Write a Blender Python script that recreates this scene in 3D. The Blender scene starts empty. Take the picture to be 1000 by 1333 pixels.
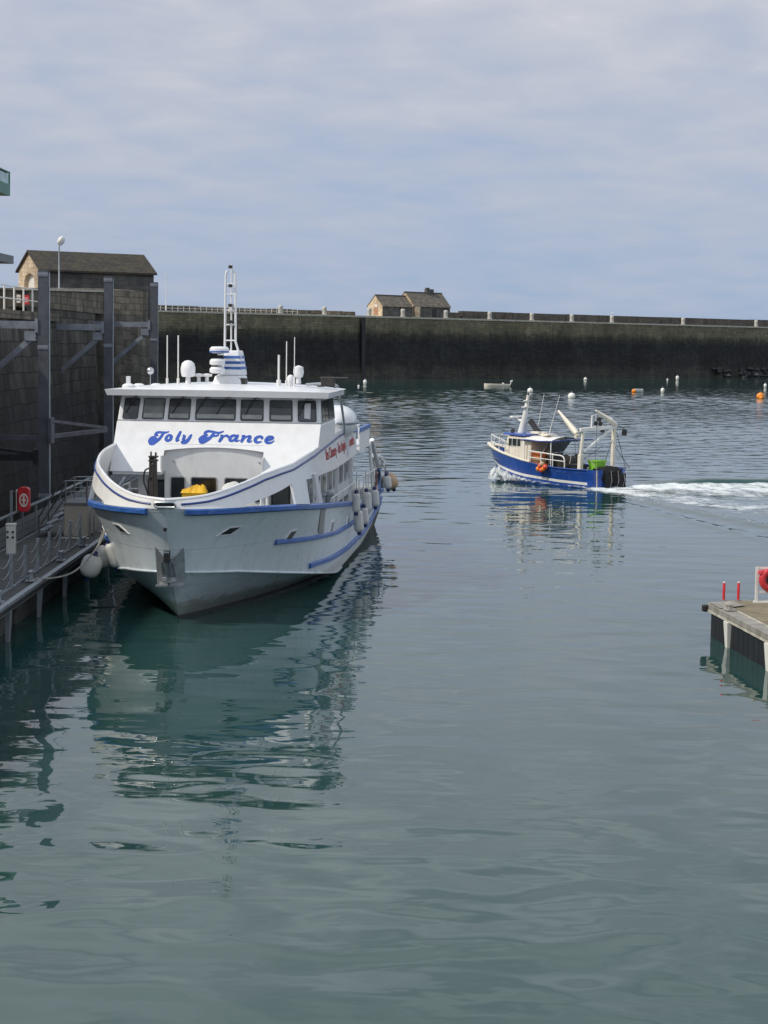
import bpy, math, random
import numpy as np
from mathutils import Vector, Matrix
random.seed(7)
PI = math.pi
R = math.radians
scene = bpy.context.scene
col = scene.collection

# ------------------------------------------------------------------ helpers
def lerp(a, b, t): return a + (b - a) * t
def interp(x, xs, ys): return float(np.interp(x, xs, ys))

class MB:
    """collects faces and links them as one mesh object"""
    def __init__(s): s.v = []; s.f = []; s.m = []; s.uv = {}
    def add(s, vs, fs, m=0):
        o = len(s.v); s.v += [tuple(p) for p in vs]
        for f in fs: s.f.append(tuple(i + o for i in f)); s.m.append(m)
        return s
    def box(s, x0, x1, y0, y1, z0, z1, m=0):
        if x0 > x1: x0, x1 = x1, x0
        if y0 > y1: y0, y1 = y1, y0
        if z0 > z1: z0, z1 = z1, z0
        return s.add([(x0,y0,z0),(x1,y0,z0),(x1,y1,z0),(x0,y1,z0),(x0,y0,z1),(x1,y0,z1),(x1,y1,z1),(x0,y1,z1)],
                     [(0,3,2,1),(4,5,6,7),(0,1,5,4),(1,2,6,5),(2,3,7,6),(3,0,4,7)], m)
    def hexa(s, p, m=0):
        return s.add(p, [(0,3,2,1),(4,5,6,7),(0,1,5,4),(1,2,6,5),(2,3,7,6),(3,0,4,7)], m)
    def beam(s, a, b, w, h, m=0, up=(0,0,1)):
        a = Vector(a); b = Vector(b); d = (b - a).normalized(); up = Vector(up)
        if abs(d.dot(up)) > .98: up = Vector((1,0,0))
        x = d.cross(up).normalized() * (w / 2); y = x.cross(d).normalized() * (h / 2)
        P = []
        for e in (a, b): P += [e - x - y, e + x - y, e + x + y, e - x + y]
        return s.add(P, [(0,1,2,3),(7,6,5,4),(0,4,5,1),(1,5,6,2),(2,6,7,3),(3,7,4,0)], m)
    def tube(s, pts, r, n=8, m=0, flat=None):
        pts = [Vector(p) for p in pts]
        rs = r if isinstance(r, (list, tuple)) else [r] * len(pts)
        rings = []; ref = None
        for i, p in enumerate(pts):
            a = pts[max(i-1,0)]; b = pts[min(i+1,len(pts)-1)]
            d = (b - a).normalized()
            if ref is None:
                ref = Vector((0,0,1)) if abs(d.z) < .9 else Vector((1,0,0))
            x = d.cross(ref)
            if x.length < 1e-4: x = d.cross(Vector((0,1,0)))
            x.normalize(); y = x.cross(d).normalized(); ref = y
            rings.append([p + x*math.cos(2*PI*k/n)*rs[i] + y*math.sin(2*PI*k/n)*rs[i] for k in range(n)])
        vs = [q for rg in rings for q in rg]; fs = []
        for i in range(len(pts)-1):
            for k in range(n):
                fs.append((i*n+k, i*n+(k+1)%n, (i+1)*n+(k+1)%n, (i+1)*n+k))
        fs.append(tuple(range(n-1,-1,-1))); fs.append(tuple((len(pts)-1)*n+k for k in range(n)))
        return s.add(vs, fs, m)
    def lathe(s, prof, c=(0,0,0), n=16, m=0, axis=None):
        c = Vector(c)
        if axis is None: X, Y, Z = Vector((1,0,0)), Vector((0,1,0)), Vector((0,0,1))
        else:
            Z = Vector(axis).normalized(); X = Z.orthogonal().normalized(); Y = Z.cross(X)
        vs = []; fs = []
        for r, z in prof:
            for k in range(n):
                a = 2*PI*k/n; vs.append(c + X*(r*math.cos(a)) + Y*(r*math.sin(a)) + Z*z)
        for i in range(len(prof)-1):
            for k in range(n):
                fs.append((i*n+k, i*n+(k+1)%n, (i+1)*n+(k+1)%n, (i+1)*n+k))
        fs.append(tuple(range(n-1,-1,-1))); fs.append(tuple((len(prof)-1)*n+k for k in range(n)))
        return s.add(vs, fs, m)
    def prism(s, poly, d, m=0):
        """poly: list of 3D points (planar), d: extrusion vector"""
        n = len(poly); d = Vector(d); a = [Vector(p) for p in poly]; b = [p + d for p in a]
        fs = [tuple(range(n-1,-1,-1)), tuple(range(n,2*n))] + [(i,(i+1)%n,n+(i+1)%n,n+i) for i in range(n)]
        return s.add(a + b, fs, m)
    def grid(s, rows, m=0, closed=False, mf=None):
        """rows: list of equal-length point lists"""
        n = len(rows[0]); vs = [p for r in rows for p in r]
        o = len(s.v); s.v += [tuple(p) for p in vs]
        for i in range(len(rows)-1):
            for k in range(n if closed else n-1):
                s.f.append((o+i*n+k, o+i*n+(k+1)%n, o+(i+1)*n+(k+1)%n, o+(i+1)*n+k)); s.m.append(mf(i,k) if mf else m)
        return s
    def ball(s, c, r, n=14, m=0, sz=1.0):
        k = max(6, n//2)
        return s.lathe([(max(1e-3, r*math.sin(PI*i/k)), -r*sz*math.cos(PI*i/k)) for i in range(k+1)], c, n, m)
    def build(s, name, mat, parent=None, smooth=False, ang=35, bevel=0, fixn=True):
        me = bpy.data.meshes.new(name)
        me.from_pydata(s.v, [], s.f)
        mats = mat if isinstance(mat, (list, tuple)) else [mat]
        for mm in mats: me.materials.append(mm)
        if len(mats) > 1: me.polygons.foreach_set('material_index', s.m)
        if fixn:
            import bmesh
            bm = bmesh.new(); bm.from_mesh(me); bmesh.ops.recalc_face_normals(bm, faces=bm.faces); bm.to_mesh(me); bm.free()
        uvl = me.uv_layers.new(name='UVMap')
        if len(me.polygons) < 60000:
            for p in me.polygons:
                nn = p.normal; h = math.hypot(nn.x, nn.y)
                t = Vector((-nn.y/h, nn.x/h, 0)) if h > .08 else Vector((1,0,0))
                b = nn.cross(t)
                for li in p.loop_indices:
                    c = me.vertices[me.loops[li].vertex_index].co
                    uvl.data[li].uv = (c.dot(t), c.dot(b))
        if smooth:
            me.polygons.foreach_set('use_smooth', [True]*len(me.polygons))
            try: me.set_sharp_from_angle(angle=R(ang))
            except Exception: pass
        me.update()
        ob = bpy.data.objects.new(name, me); col.objects.link(ob)
        if parent: ob.parent = parent
        if bevel:
            b = ob.modifiers.new('edge', 'BEVEL'); b.width = bevel; b.segments = 2; b.limit_method = 'ANGLE'; b.angle_limit = R(40)
        return ob

def tag(o, label=None, cat=None, group=None, kind=None):
    if label: o['label'] = label
    if cat: o['category'] = cat
    if group: o['group'] = group
    if kind: o['kind'] = kind
    return o
def thing(name, label, cat, loc=(0,0,0), rz=0, group=None):
    o = bpy.data.objects.new(name, None); o.empty_display_size = .2; col.objects.link(o)
    o.location = loc; o.rotation_euler = (0,0,rz)
    return tag(o, label, cat, group)
def dup(root, loc=None, rz=None, label=None):
    r = root.copy(); col.objects.link(r)
    if loc is not None: r.location = loc
    if rz is not None: r.rotation_euler = (0,0,rz)
    if label: r['label'] = label
    for ch in list(root.children):
        c = ch.copy(); col.objects.link(c); c.parent = r
        for g in list(ch.children):
            d = g.copy(); col.objects.link(d); d.parent = c
    return r
def smooth_path(pts, k=6):
    """Catmull-Rom through points of any dimension"""
    P = [np.array(p, float) for p in pts]; out = []
    for i in range(len(P)-1):
        p0 = P[max(i-1,0)]; p1 = P[i]; p2 = P[i+1]; p3 = P[min(i+2,len(P)-1)]
        for j in range(k):
            t = j/k
            out.append(.5*((2*p1)+(-p0+p2)*t+(2*p0-5*p1+4*p2-p3)*t*t+(-p0+3*p1-3*p2+p3)*t**3))
    out.append(P[-1]); return out

# ------------------------------------------------------------------ materials
def nt(name):
    m = bpy.data.materials.new(name); m.use_nodes = True
    t = m.node_tree; t.nodes.clear()
    out = t.nodes.new('ShaderNodeOutputMaterial'); b = t.nodes.new('ShaderNodeBsdfPrincipled')
    t.links.new(b.outputs[0], out.inputs[0])
    return m, t, b
def node(t, ty, **kw):
    n = t.nodes.new(ty)
    for k, v in kw.items():
        if k in n.inputs.keys(): n.inputs[k].default_value = v
        else: setattr(n, k, v)
    return n
def ramp(t, fac, stops, interpolation='LINEAR'):
    r = t.nodes.new('ShaderNodeValToRGB'); r.color_ramp.interpolation = interpolation
    e = r.color_ramp.elements
    while len(e) < len(stops): e.new(.5)
    for x, (p, c) in zip(e, stops):
        x.position = p; x.color = (c[0], c[1], c[2], 1) if isinstance(c, (tuple, list)) else (c, c, c, 1)
    t.links.new(fac, r.inputs[0]); return r.outputs[0]
def mixc(t, a, b, f, mode='MIX'):
    n = t.nodes.new('ShaderNodeMix'); n.data_type = 'RGBA'; n.blend_type = mode
    for s, v in ((n.inputs[6], a), (n.inputs[7], b), (n.inputs[0], f)):
        if hasattr(v, 'default_value') or hasattr(v, 'is_output'): t.links.new(v, s)
        elif isinstance(v, (tuple, list)): s.default_value = (v[0], v[1], v[2], 1)
        else: s.default_value = v
    return n.outputs[2]
def math_n(t, op, a, b=None, c=None):
    n = t.nodes.new('ShaderNodeMath'); n.operation = op
    for i, v in enumerate((a, b, c)):
        if v is None: continue
        if hasattr(v, 'is_output'): t.links.new(v, n.inputs[i])
        else: n.inputs[i].default_value = v
    return n.outputs[0]
def coords(t, scale=(1,1,1), src='Object'):
    tc = t.nodes.new('ShaderNodeTexCoord'); mp = t.nodes.new('ShaderNodeMapping')
    mp.inputs['Scale'].default_value = scale
    t.links.new(tc.outputs[src], mp.inputs[0]); return mp.outputs[0]
def noise(t, vec, scale, detail=4, rough=.55, dist=0):
    n = t.nodes.new('ShaderNodeTexNoise'); n.inputs['Scale'].default_value = scale
    n.inputs['Detail'].default_value = detail; n.inputs['Roughness'].default_value = rough; n.inputs['Distortion'].default_value = dist
    t.links.new(vec, n.inputs['Vector']); return n.outputs['Fac']
def bump(t, b, h, strength=.3, dist=.02):
    n = t.nodes.new('ShaderNodeBump'); n.inputs['Strength'].default_value = strength; n.inputs['Distance'].default_value = dist
    t.links.new(h, n.inputs['Height']); t.links.new(n.outputs[0], b.inputs['Normal'])

def paint(name, c, rough=.4, metal=0, var=.1, scale=2.5, stain=None, stain_amt=.35, bmp=.0, coat=0, streak=(1.5,1.5,.25)):
    m, t, b = nt(name)
    v = coords(t); n1 = noise(t, v, scale, 5)
    lo = tuple(x*(1-var) for x in c); hi = tuple(min(1, x*(1+var)) for x in c)
    cc = ramp(t, n1, [(.3, lo), (.7, hi)])
    if stain:
        v2 = coords(t, streak); n2 = noise(t, v2, 2.2, 6, .65)
        f = ramp(t, n2, [(.52, 0.), (.78, stain_amt)])
        cc = mixc(t, cc, stain, f)
    t.links.new(cc, b.inputs['Base Color'])
    rr = math_n(t, 'MULTIPLY_ADD', n1, .25, rough-.12)
    t.links.new(rr, b.inputs['Roughness'])
    b.inputs['Metallic'].default_value = metal
    if coat: b.inputs['Coat Weight'].default_value = coat; b.inputs['Coat Roughness'].default_value = .15
    if bmp:
        n3 = noise(t, coords(t), 18, 4); bump(t, b, n3, bmp, .02)
    return m

def masonry(name, c1, c2, mortar, bw=1.1, bh=.5, zones=None, dirt=(.02,.02,.02), dirt_amt=.6, big=.5, mort=.02, lichen=None, bstr=.5):
    """coursed stone on the UV (metres); zones: (height, colour multiplier) dark tidal bands"""
    m, t, b = nt(name)
    uv = coords(t, (1,1,1), 'UV'); obv = coords(t)
    br = t.nodes.new('ShaderNodeTexBrick')
    w = t.nodes.new('ShaderNodeVectorMath'); w.operation = 'MULTIPLY_ADD'
    nn = t.nodes.new('ShaderNodeTexNoise'); nn.inputs['Scale'].default_value = .8; nn.inputs['Detail'].default_value = 3
    t.links.new(uv, nn.inputs['Vector']); t.links.new(nn.outputs['Color'], w.inputs[0]); w.inputs[1].default_value = (.42,.22,0); t.links.new(uv, w.inputs[2])
    t.links.new(w.outputs[0], br.inputs['Vector'])
    br.inputs['Color1'].default_value = (*c1,1); br.inputs['Color2'].default_value = (*c2,1); br.inputs['Mortar'].default_value = (*mortar,1)
    br.inputs['Scale'].default_value = 1; br.inputs['Brick Width'].default_value = bw; br.inputs['Row Height'].default_value = bh
    br.inputs['Mortar Size'].default_value = mort; br.inputs['Mortar Smooth'].default_value = .4; br.inputs['Bias'].default_value = -.1
    br.offset_frequency = 2
    n1 = noise(t, obv, big, 8, .7)
    c = mixc(t, br.outputs['Color'], ramp(t, n1, [(.25, .35), (.75, 1.5)]), 1.0, 'MULTIPLY')
    st = noise(t, coords(t, (1.2,1.2,.13)), 1.0, 8, .7)
    c = mixc(t, c, dirt, ramp(t, st, [(.42, 0.), (.68, dirt_amt)]))
    if lichen:
        l = noise(t, obv, 1.3, 8, .75); c = mixc(t, c, lichen, ramp(t, l, [(.5, 0.), (.72, .7)]))
    if zones:
        sp = t.nodes.new('ShaderNodeSeparateXYZ'); tc = t.nodes.new('ShaderNodeNewGeometry')
        t.links.new(tc.outputs['Position'], sp.inputs[0])
        n2 = noise(t, coords(t, (.35,.35,.12)), 1.0, 8, .7)
        z = math_n(t, 'MULTIPLY_ADD', n2, zones[0][2] if len(zones[0]) > 2 else 4., sp.outputs[2])
        z = math_n(t, 'DIVIDE', z, 20.)
        zc = ramp(t, z, [(h/20., cc) for h, cc, *_ in zones])
        c = mixc(t, c, zc, 1.0, 'MULTIPLY')
    t.links.new(c, b.inputs['Base Color']); b.inputs['Roughness'].default_value = .85
    b.inputs['Specular IOR Level'].default_value = .25
    n3 = noise(t, obv, 6, 6, .7)
    h = math_n(t, 'MULTIPLY_ADD', br.outputs['Fac'], -1.0, math_n(t, 'MULTIPLY', n3, .8))
    bump(t, b, h, bstr, .05)
    return m

def slate(name, c1, c2, moss, row=.28, wid=.45):
    m, t, b = nt(name)
    uv = coords(t, (1,1,1), 'UV')
    br = t.nodes.new('ShaderNodeTexBrick'); t.links.new(uv, br.inputs['Vector'])
    br.inputs['Color1'].default_value = (*c1,1); br.inputs['Color2'].default_value = (*c2,1); br.inputs['Mortar'].default_value = (.015,.014,.013,1)
    br.inputs['Scale'].default_value = 1; br.inputs['Brick Width'].default_value = wid; br.inputs['Row Height'].default_value = row; br.inputs['Mortar Size'].default_value = .022
    n = noise(t, coords(t), 1.1, 8, .75)
    c = mixc(t, br.outputs['Color'], moss, ramp(t, n, [(.45, 0.), (.7, .75)]))
    t.links.new(c, b.inputs['Base Color']); b.inputs['Roughness'].default_value = .8
    bump(t, b, math_n(t, 'MULTIPLY', br.outputs['Fac'], -1.), .6, .05)
    return m

WHITE = paint('ferry_white', (.80,.80,.81), .32, var=.04, stain=(.55,.47,.36), stain_amt=.22, coat=.3)
HULLW = paint('hull_white', (.62,.69,.73), .3, var=.05, stain=(.38,.36,.31), stain_amt=.35, coat=.3)
BULWARK_SUN = paint('bulwark_white_sunlit', (.78,.77,.74), .35, var=.05, stain=(.5,.42,.3), stain_amt=.25)  # bulwark white with the sun's warmth put into the colour
GREYW = paint('deckhouse_white', (.70,.71,.72), .4, var=.05, stain=(.4,.36,.3), stain_amt=.25)
def weather_hull(m):
    t = m.node_tree; b = [n for n in t.nodes if n.type == 'BSDF_PRINCIPLED'][0]
    v = coords(t); sp = t.nodes.new('ShaderNodeSeparateXYZ'); t.links.new(v, sp.inputs[0])
    n = noise(t, coords(t, (1.2,1.2,2.5)), 1.6, 7, .7)
    src = b.inputs['Base Color'].links[0].from_socket
    wl = ramp(t, math_n(t, 'MULTIPLY_ADD', n, -.9, sp.outputs[2]), [(.0, .6), (.22, 0.)])      # weed and scum just above the water
    c = mixc(t, src, (.20,.20,.14), wl)
    rn = noise(t, coords(t, (2.6,2.6,.16)), 1.5, 8, .75)
    c = mixc(t, c, (.34,.22,.12), ramp(t, rn, [(.66, 0.), (.84, .45)]))                           # rust weeps
    br = t.nodes.new('ShaderNodeTexBrick'); cb = t.nodes.new('ShaderNodeCombineXYZ')
    t.links.new(sp.outputs[1], cb.inputs[0]); t.links.new(sp.outputs[2], cb.inputs[1]); t.links.new(cb.outputs[0], br.inputs['Vector'])
    br.inputs['Scale'].default_value = 1; br.inputs['Brick Width'].default_value = 2.6; br.inputs['Row Height'].default_value = 1.15; br.inputs['Mortar Size'].default_value = .016; br.inputs['Mortar Smooth'].default_value = 1
    c = mixc(t, c, (.30,.31,.31), math_n(t, 'MULTIPLY', br.outputs['Fac'], .35))
    t.links.new(c, b.inputs['Base Color'])
    h = math_n(t, 'MULTIPLY_ADD', br.outputs['Fac'], .6, noise(t, v, .9, 2))
    bump(t, b, h, .35, .03)
weather_hull(HULLW)
BLUE = paint('rail_blue', (.03,.11,.37), .42, var=.25, scale=4, stain=(.35,.42,.55), stain_amt=.35, streak=(2,.4,5))
NAVY = paint('stripe_navy', (.02,.05,.22), .45, var=.15)
LETTER = paint('letter_blue', (.025,.09,.44), .4, var=.1)
REDL = paint('letter_red', (.50,.05,.05), .5, var=.1)
BLACK = paint('black_paint', (.012,.013,.016), .5, var=.3, stain=(.06,.05,.04), stain_amt=.4)
RUBBER = paint('black_rubber', (.018,.018,.02), .75, var=.4, bmp=.2)
DECKM = paint('deck_grey', (.22,.24,.25), .7, var=.2, bmp=.2)
STEEL = paint('stainless_steel', (.55,.56,.57), .3, metal=.9, var=.15)
GALV = paint('galvanised_steel', (.33,.36,.39), .5, metal=.55, var=.2, stain=(.22,.17,.12), stain_amt=.35)
DARKM = paint('dark_machinery', (.05,.045,.04), .5, metal=.3, var=.4)
PILEM = paint('pile_steel', (.085,.09,.108), .55, metal=.2, var=.25, stain=(.04,.035,.035), stain_amt=.8, bmp=.1, streak=(2,2,.12))
BRACE = paint('brace_steel', (.22,.24,.28), .55, metal=.2, var=.2, stain=(.12,.09,.07), stain_amt=.5)
FEND = paint('fender_white', (.66,.66,.63), .5, var=.08, stain=(.33,.3,.22), stain_amt=.6, bmp=.08)
FTAN = paint('fender_tan', (.52,.36,.22), .55, var=.2)
FENDB = paint('fender_blue_end', (.02,.035,.13), .45, var=.2)
ROPE = paint('rope_fibre', (.42,.40,.36), .9, var=.2, bmp=.3)
YEL = paint('yellow_cloth', (.75,.43,.015), .6, var=.2)
ORANGE = paint('buoy_orange', (.85,.28,.02), .45, var=.12, stain=(.3,.15,.05), stain_amt=.4)
REDO = paint('float_red', (.78,.10,.05), .45, var=.2)
BUOYW = paint('buoy_white', (.82,.80,.74), .5, var=.06, stain=(.3,.3,.2), stain_amt=.3)
REDP = paint('red_plastic', (.58,.025,.035), .35, var=.12, stain=(.7,.3,.3), stain_amt=.25)
TBLUE = paint('trawler_blue', (.012,.062,.31), .33, var=.2, stain=(.08,.16,.40), stain_amt=.45, coat=.3)
TCREAM = paint('trawler_cream', (.80,.74,.63), .45, var=.06, stain=(.45,.28,.14), stain_amt=.45)
TWHITE = paint('trawler_white', (.82,.81,.78), .4, var=.05, stain=(.5,.35,.2), stain_amt=.35)
GREEN = paint('crate_green', (.22,.52,.03), .5, var=.15)
GREENP = paint('cabin_green', (.008,.15,.085), .4, var=.15)
NETM = paint('net_black', (.012,.012,.014), .9, var=.5, bmp=.9)
WOOD = paint('pontoon_planks', (.088,.085,.080), .8, var=.35, stain=(.07,.065,.05), stain_amt=.7, bmp=.3, streak=(.4,5,1))
WOODG = paint('pontoon_planks_weathered', (.21,.17,.105), .8, var=.3, stain=(.10,.10,.06), stain_amt=.7, bmp=.3, streak=(5,.4,1))
CONC = paint('float_concrete', (.075,.075,.07), .85, var=.4, stain=(.02,.025,.02), stain_amt=.8, bmp=.3)
BOARDL = paint('pale_ledge', (.36,.36,.35), .6, var=.2)
BOARD = paint('grey_boards', (.16,.17,.18), .6, var=.2, stain=(.09,.09,.08), stain_amt=.5)
EDGE = paint('weathered_edge', (.27,.255,.225), .75, var=.25, stain=(.15,.13,.10), stain_amt=.6, bmp=.2)
BEIGE = paint('beige_panel', (.42,.39,.33), .55, var=.1, stain=(.25,.22,.17), stain_amt=.35)
PALE = paint('pale_stone_coping', (.46,.43,.36), .8, var=.3, stain=(.2,.19,.14), stain_amt=.6, bmp=.3)
BOLL = paint('bollard_stone', (.50,.47,.42), .8, var=.2, stain=(.25,.22,.17), stain_amt=.5, bmp=.3)
DOORW = paint('white_door', (.74,.70,.62), .5, var=.05)
RUSTD = paint('rust_door', (.42,.22,.13), .7, var=.25)
WRAIL = paint('white_rail', (.78,.76,.70), .45, var=.06)
LAMPG = paint('lamp_glass', (.62,.66,.70), .12, var=.05)
FLAG_R = paint('cloth_pale_pink', (.55,.38,.36), .8, var=.2)
LBLUE = paint('cloth_blue', (.10,.20,.45), .8, var=.25)

def glass(name, c=(.02,.025,.03), rough=.06, trans=.0):
    m, t, b = nt(name)
    n = noise(t, coords(t), .9, 4)
    cc = ramp(t, n, [(.35, tuple(x*.6 for x in c)), (.65, tuple(x*1.8 for x in c))])
    t.links.new(cc, b.inputs['Base Color']); b.inputs['Roughness'].default_value = rough
    b.inputs['IOR'].default_value = 1.5
    b.inputs['Transmission Weight'].default_value = trans
    return m
GLASS = glass('dark_glass', (.035,.04,.045)); GLASSD = glass('saloon_glass', (.010,.012,.014), .12); GLASSG = glass('grey_glass', (.16,.17,.165)); GLASSB = glass('bridge_glass', (.055,.062,.068), .05); GLASST = glass('gallery_glass', (.20,.34,.33), .08)

GRAN_BW = masonry('breakwater_granite', (.20,.185,.14), (.125,.12,.098), (.07,.065,.05), 1.5, .6,
    zones=[(3.4, (.42,.41,.45), 4.), (5.6, (.21,.22,.28)), (10.8, (.20,.215,.28)), (12.4, (.46,.46,.45)), (13.7, (1.15,1.12,.95)), (19., (1.35,1.28,1.05))], dirt=(.035,.037,.042), dirt_amt=.5, big=.1, lichen=(.085,.088,.05), mort=.03)
GRAN_Q = masonry('quay_granite', (.15,.142,.13), (.055,.053,.05), (.025,.024,.023), 1.25, .68,
    zones=[(4.5, (.16,.18,.19), 4.), (7.0, (.26,.26,.27)), (9.0, (.60,.58,.56)), (11.5, (1.1,1.06,1.0)), (18., (1.2,1.15,1.))], dirt=(.018,.018,.018), dirt_amt=.9, big=.55, mort=.022, bstr=1.0)
GRAN_B = masonry('bastion_granite', (.215,.20,.175), (.12,.112,.10), (.10,.095,.08), 1.2, .6,
    zones=[(4.5, (.22,.23,.24), 4.), (7.5, (.55,.54,.51)), (12., (.95,.92,.86)), (18., (1.1,1.05,.97))], dirt=(.035,.033,.03), dirt_amt=.85, big=.6, mort=.018, bstr=.9)
PARAP = masonry('parapet_stone', (.27,.225,.17), (.15,.13,.10), (.09,.08,.07), .9, .4, dirt=(.03,.03,.028), dirt_amt=.8, big=.5)
SEAWALL = masonry('seawall_stone', (.13,.115,.10), (.085,.08,.075), (.05,.048,.045), 1.2, .5, dirt=(.03,.03,.03), dirt_amt=.5, big=.25)
HUTS_SUN = masonry('hut_stone_sunlit', (.74,.58,.40), (.58,.44,.29), (.50,.42,.32), .55, .26, dirt=(.2,.16,.11), dirt_amt=.4, big=.6, mort=.025)  # hut stone painted pale for the gables the sun falls on
HUTS_SHADE = masonry('hut_stone_shaded', (.15,.145,.14), (.10,.097,.094), (.11,.10,.095), .6, .3, dirt=(.05,.05,.05), dirt_amt=.5, big=.6)  # same hut stone painted dark for the faces in shade
SLATE1 = slate('mossy_slate', (.072,.058,.046), (.04,.034,.029), (.085,.072,.032))
SLATE2 = slate('grey_slate', (.17,.15,.12), (.10,.088,.075), (.26,.21,.14), .55, .9)

def plank(m, along_x, w):
    """adds plank joints to a deck material"""
    t = m.node_tree; b = [n for n in t.nodes if n.type == 'BSDF_PRINCIPLED'][0]
    sp = t.nodes.new('ShaderNodeSeparateXYZ'); t.links.new(coords(t), sp.inputs[0])
    v = math_n(t, 'FRACT', math_n(t, 'DIVIDE', sp.outputs[0 if along_x else 1], w))
    j = math_n(t, 'LESS_THAN', v, .09)
    src = b.inputs['Base Color'].links[0].from_socket
    t.links.new(mixc(t, src, (.03,.027,.022), math_n(t, 'MULTIPLY', j, .8)), b.inputs['Base Color'])
plank(WOOD, False, .145); plank(WOODG, True, .145)

# ------------------------------------------------------------------ camera
F = 2400.; HC = 8.5; YH = 446.; ROLL = R(.8)
th = math.atan((666.5 - YH)/F)
cf = Vector((0, math.cos(th), -math.sin(th))); cu0 = Vector((0, math.sin(th), math.cos(th))); cr0 = Vector((1,0,0))
cr = cr0*math.cos(ROLL) + cu0*math.sin(ROLL); cu = cu0*math.cos(ROLL) - cr0*math.sin(ROLL)
cam = bpy.data.cameras.new('camera'); co = bpy.data.objects.new('camera', cam); col.objects.link(co)
co.matrix_world = Matrix(((cr.x, cu.x, -cf.x, 0), (cr.y, cu.y, -cf.y, 0), (cr.z, cu.z, -cf.z, HC), (0,0,0,1)))
cam.sensor_fit = 'VERTICAL'; cam.sensor_height = 24; cam.lens = F/1333*24; cam.clip_start = .5; cam.clip_end = 20000
scene.camera = co

# ------------------------------------------------------------------ light and sky
SUN_EL = R(46); SUN_AZ = (-.93, -.37)     # direction towards the sun, seen from above
l = math.hypot(*SUN_AZ); sd = Vector((SUN_AZ[0]/l*math.cos(SUN_EL), SUN_AZ[1]/l*math.cos(SUN_EL), math.sin(SUN_EL)))
sl = bpy.data.lights.new('sun', 'SUN'); sl.energy = 2.9; sl.angle = R(2); sl.color = (1, .93, .82)
so = bpy.data.objects.new('sun', sl); col.objects.link(so); so.rotation_euler = sd.to_track_quat('Z', 'Y').to_euler(); so.location = (-60,-30,60)
w = bpy.data.worlds.new('World'); scene.world = w; w.use_nodes = True
t = w.node_tree; t.nodes.clear()
wo = t.nodes.new('ShaderNodeOutputWorld'); bg = t.nodes.new('ShaderNodeBackground'); t.links.new(bg.outputs[0], wo.inputs[0])
sky = t.nodes.new('ShaderNodeTexSky'); sky.sky_type = 'NISHITA'; sky.sun_disc = False
sky.sun_elevation = SUN_EL; sky.sun_rotation = math.atan2(SUN_AZ[0], SUN_AZ[1]) % (2*PI)
sky.air_density = 1.0; sky.dust_density = 1.5; sky.ozone_density = 1.5
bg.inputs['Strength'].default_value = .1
tc = t.nodes.new('ShaderNodeTexCoord'); sp = t.nodes.new('ShaderNodeSeparateXYZ'); t.links.new(tc.outputs['Generated'], sp.inputs[0])
zz = math_n(t, 'ADD', math_n(t, 'MAXIMUM', sp.outputs[2], 0.), .16)
cmb = t.nodes.new('ShaderNodeCombineXYZ')
t.links.new(math_n(t, 'DIVIDE', sp.outputs[0], zz), cmb.inputs[0]); t.links.new(math_n(t, 'DIVIDE', sp.outputs[1], zz), cmb.inputs[1])
mp = t.nodes.new('ShaderNodeMapping'); mp.inputs['Scale'].default_value = (1.9, 1.7, 1); mp.inputs['Rotation'].default_value = (0,0,R(12)); mp.inputs['Location'].default_value = (3.3, 1.2, 0)
t.links.new(cmb.outputs[0], mp.inputs[0])
n1 = noise(t, mp.outputs[0], 2.6, 8, .52, .25)
n2 = noise(t, mp.outputs[0], .8, 4, .5, .3)
cl = math_n(t, 'ADD', math_n(t, 'MULTIPLY', n1, .6), math_n(t, 'MULTIPLY', n2, .4))
# grey cloud sheet: bluish thin parts, pale thick parts
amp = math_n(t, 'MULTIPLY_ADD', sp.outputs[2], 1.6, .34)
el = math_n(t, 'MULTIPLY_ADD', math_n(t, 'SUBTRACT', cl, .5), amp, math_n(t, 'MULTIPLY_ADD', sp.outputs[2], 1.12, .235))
cloud = ramp(t, el, [(.13, (3.2,4.45,6.4)), (.22, (3.65,4.7,6.4)), (.31, (4.35,5.0,6.45)), (.40, (5.15,5.5,6.5)), (.49, (6.1,6.25,6.9)), (.60, (8.7,9.1,9.7)), (.85, (11.2,11.7,12.4))])  # unseen upper sky brightened to lift the water's reflection
skyc = mixc(t, sky.outputs[0], mixc(t, cloud, ramp(t, sp.outputs[2], [(.46, 1.), (.70, (.42,.48,.56))]), 1., 'MULTIPLY'), .93)  # unseen overhead part dimmed and blued to deepen the shade
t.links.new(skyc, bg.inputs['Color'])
vs = scene.view_settings; vs.view_transform = 'Standard'; vs.look = 'None'; vs.gamma = 1; vs.exposure = 0; vs.use_curve_mapping = False

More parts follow.
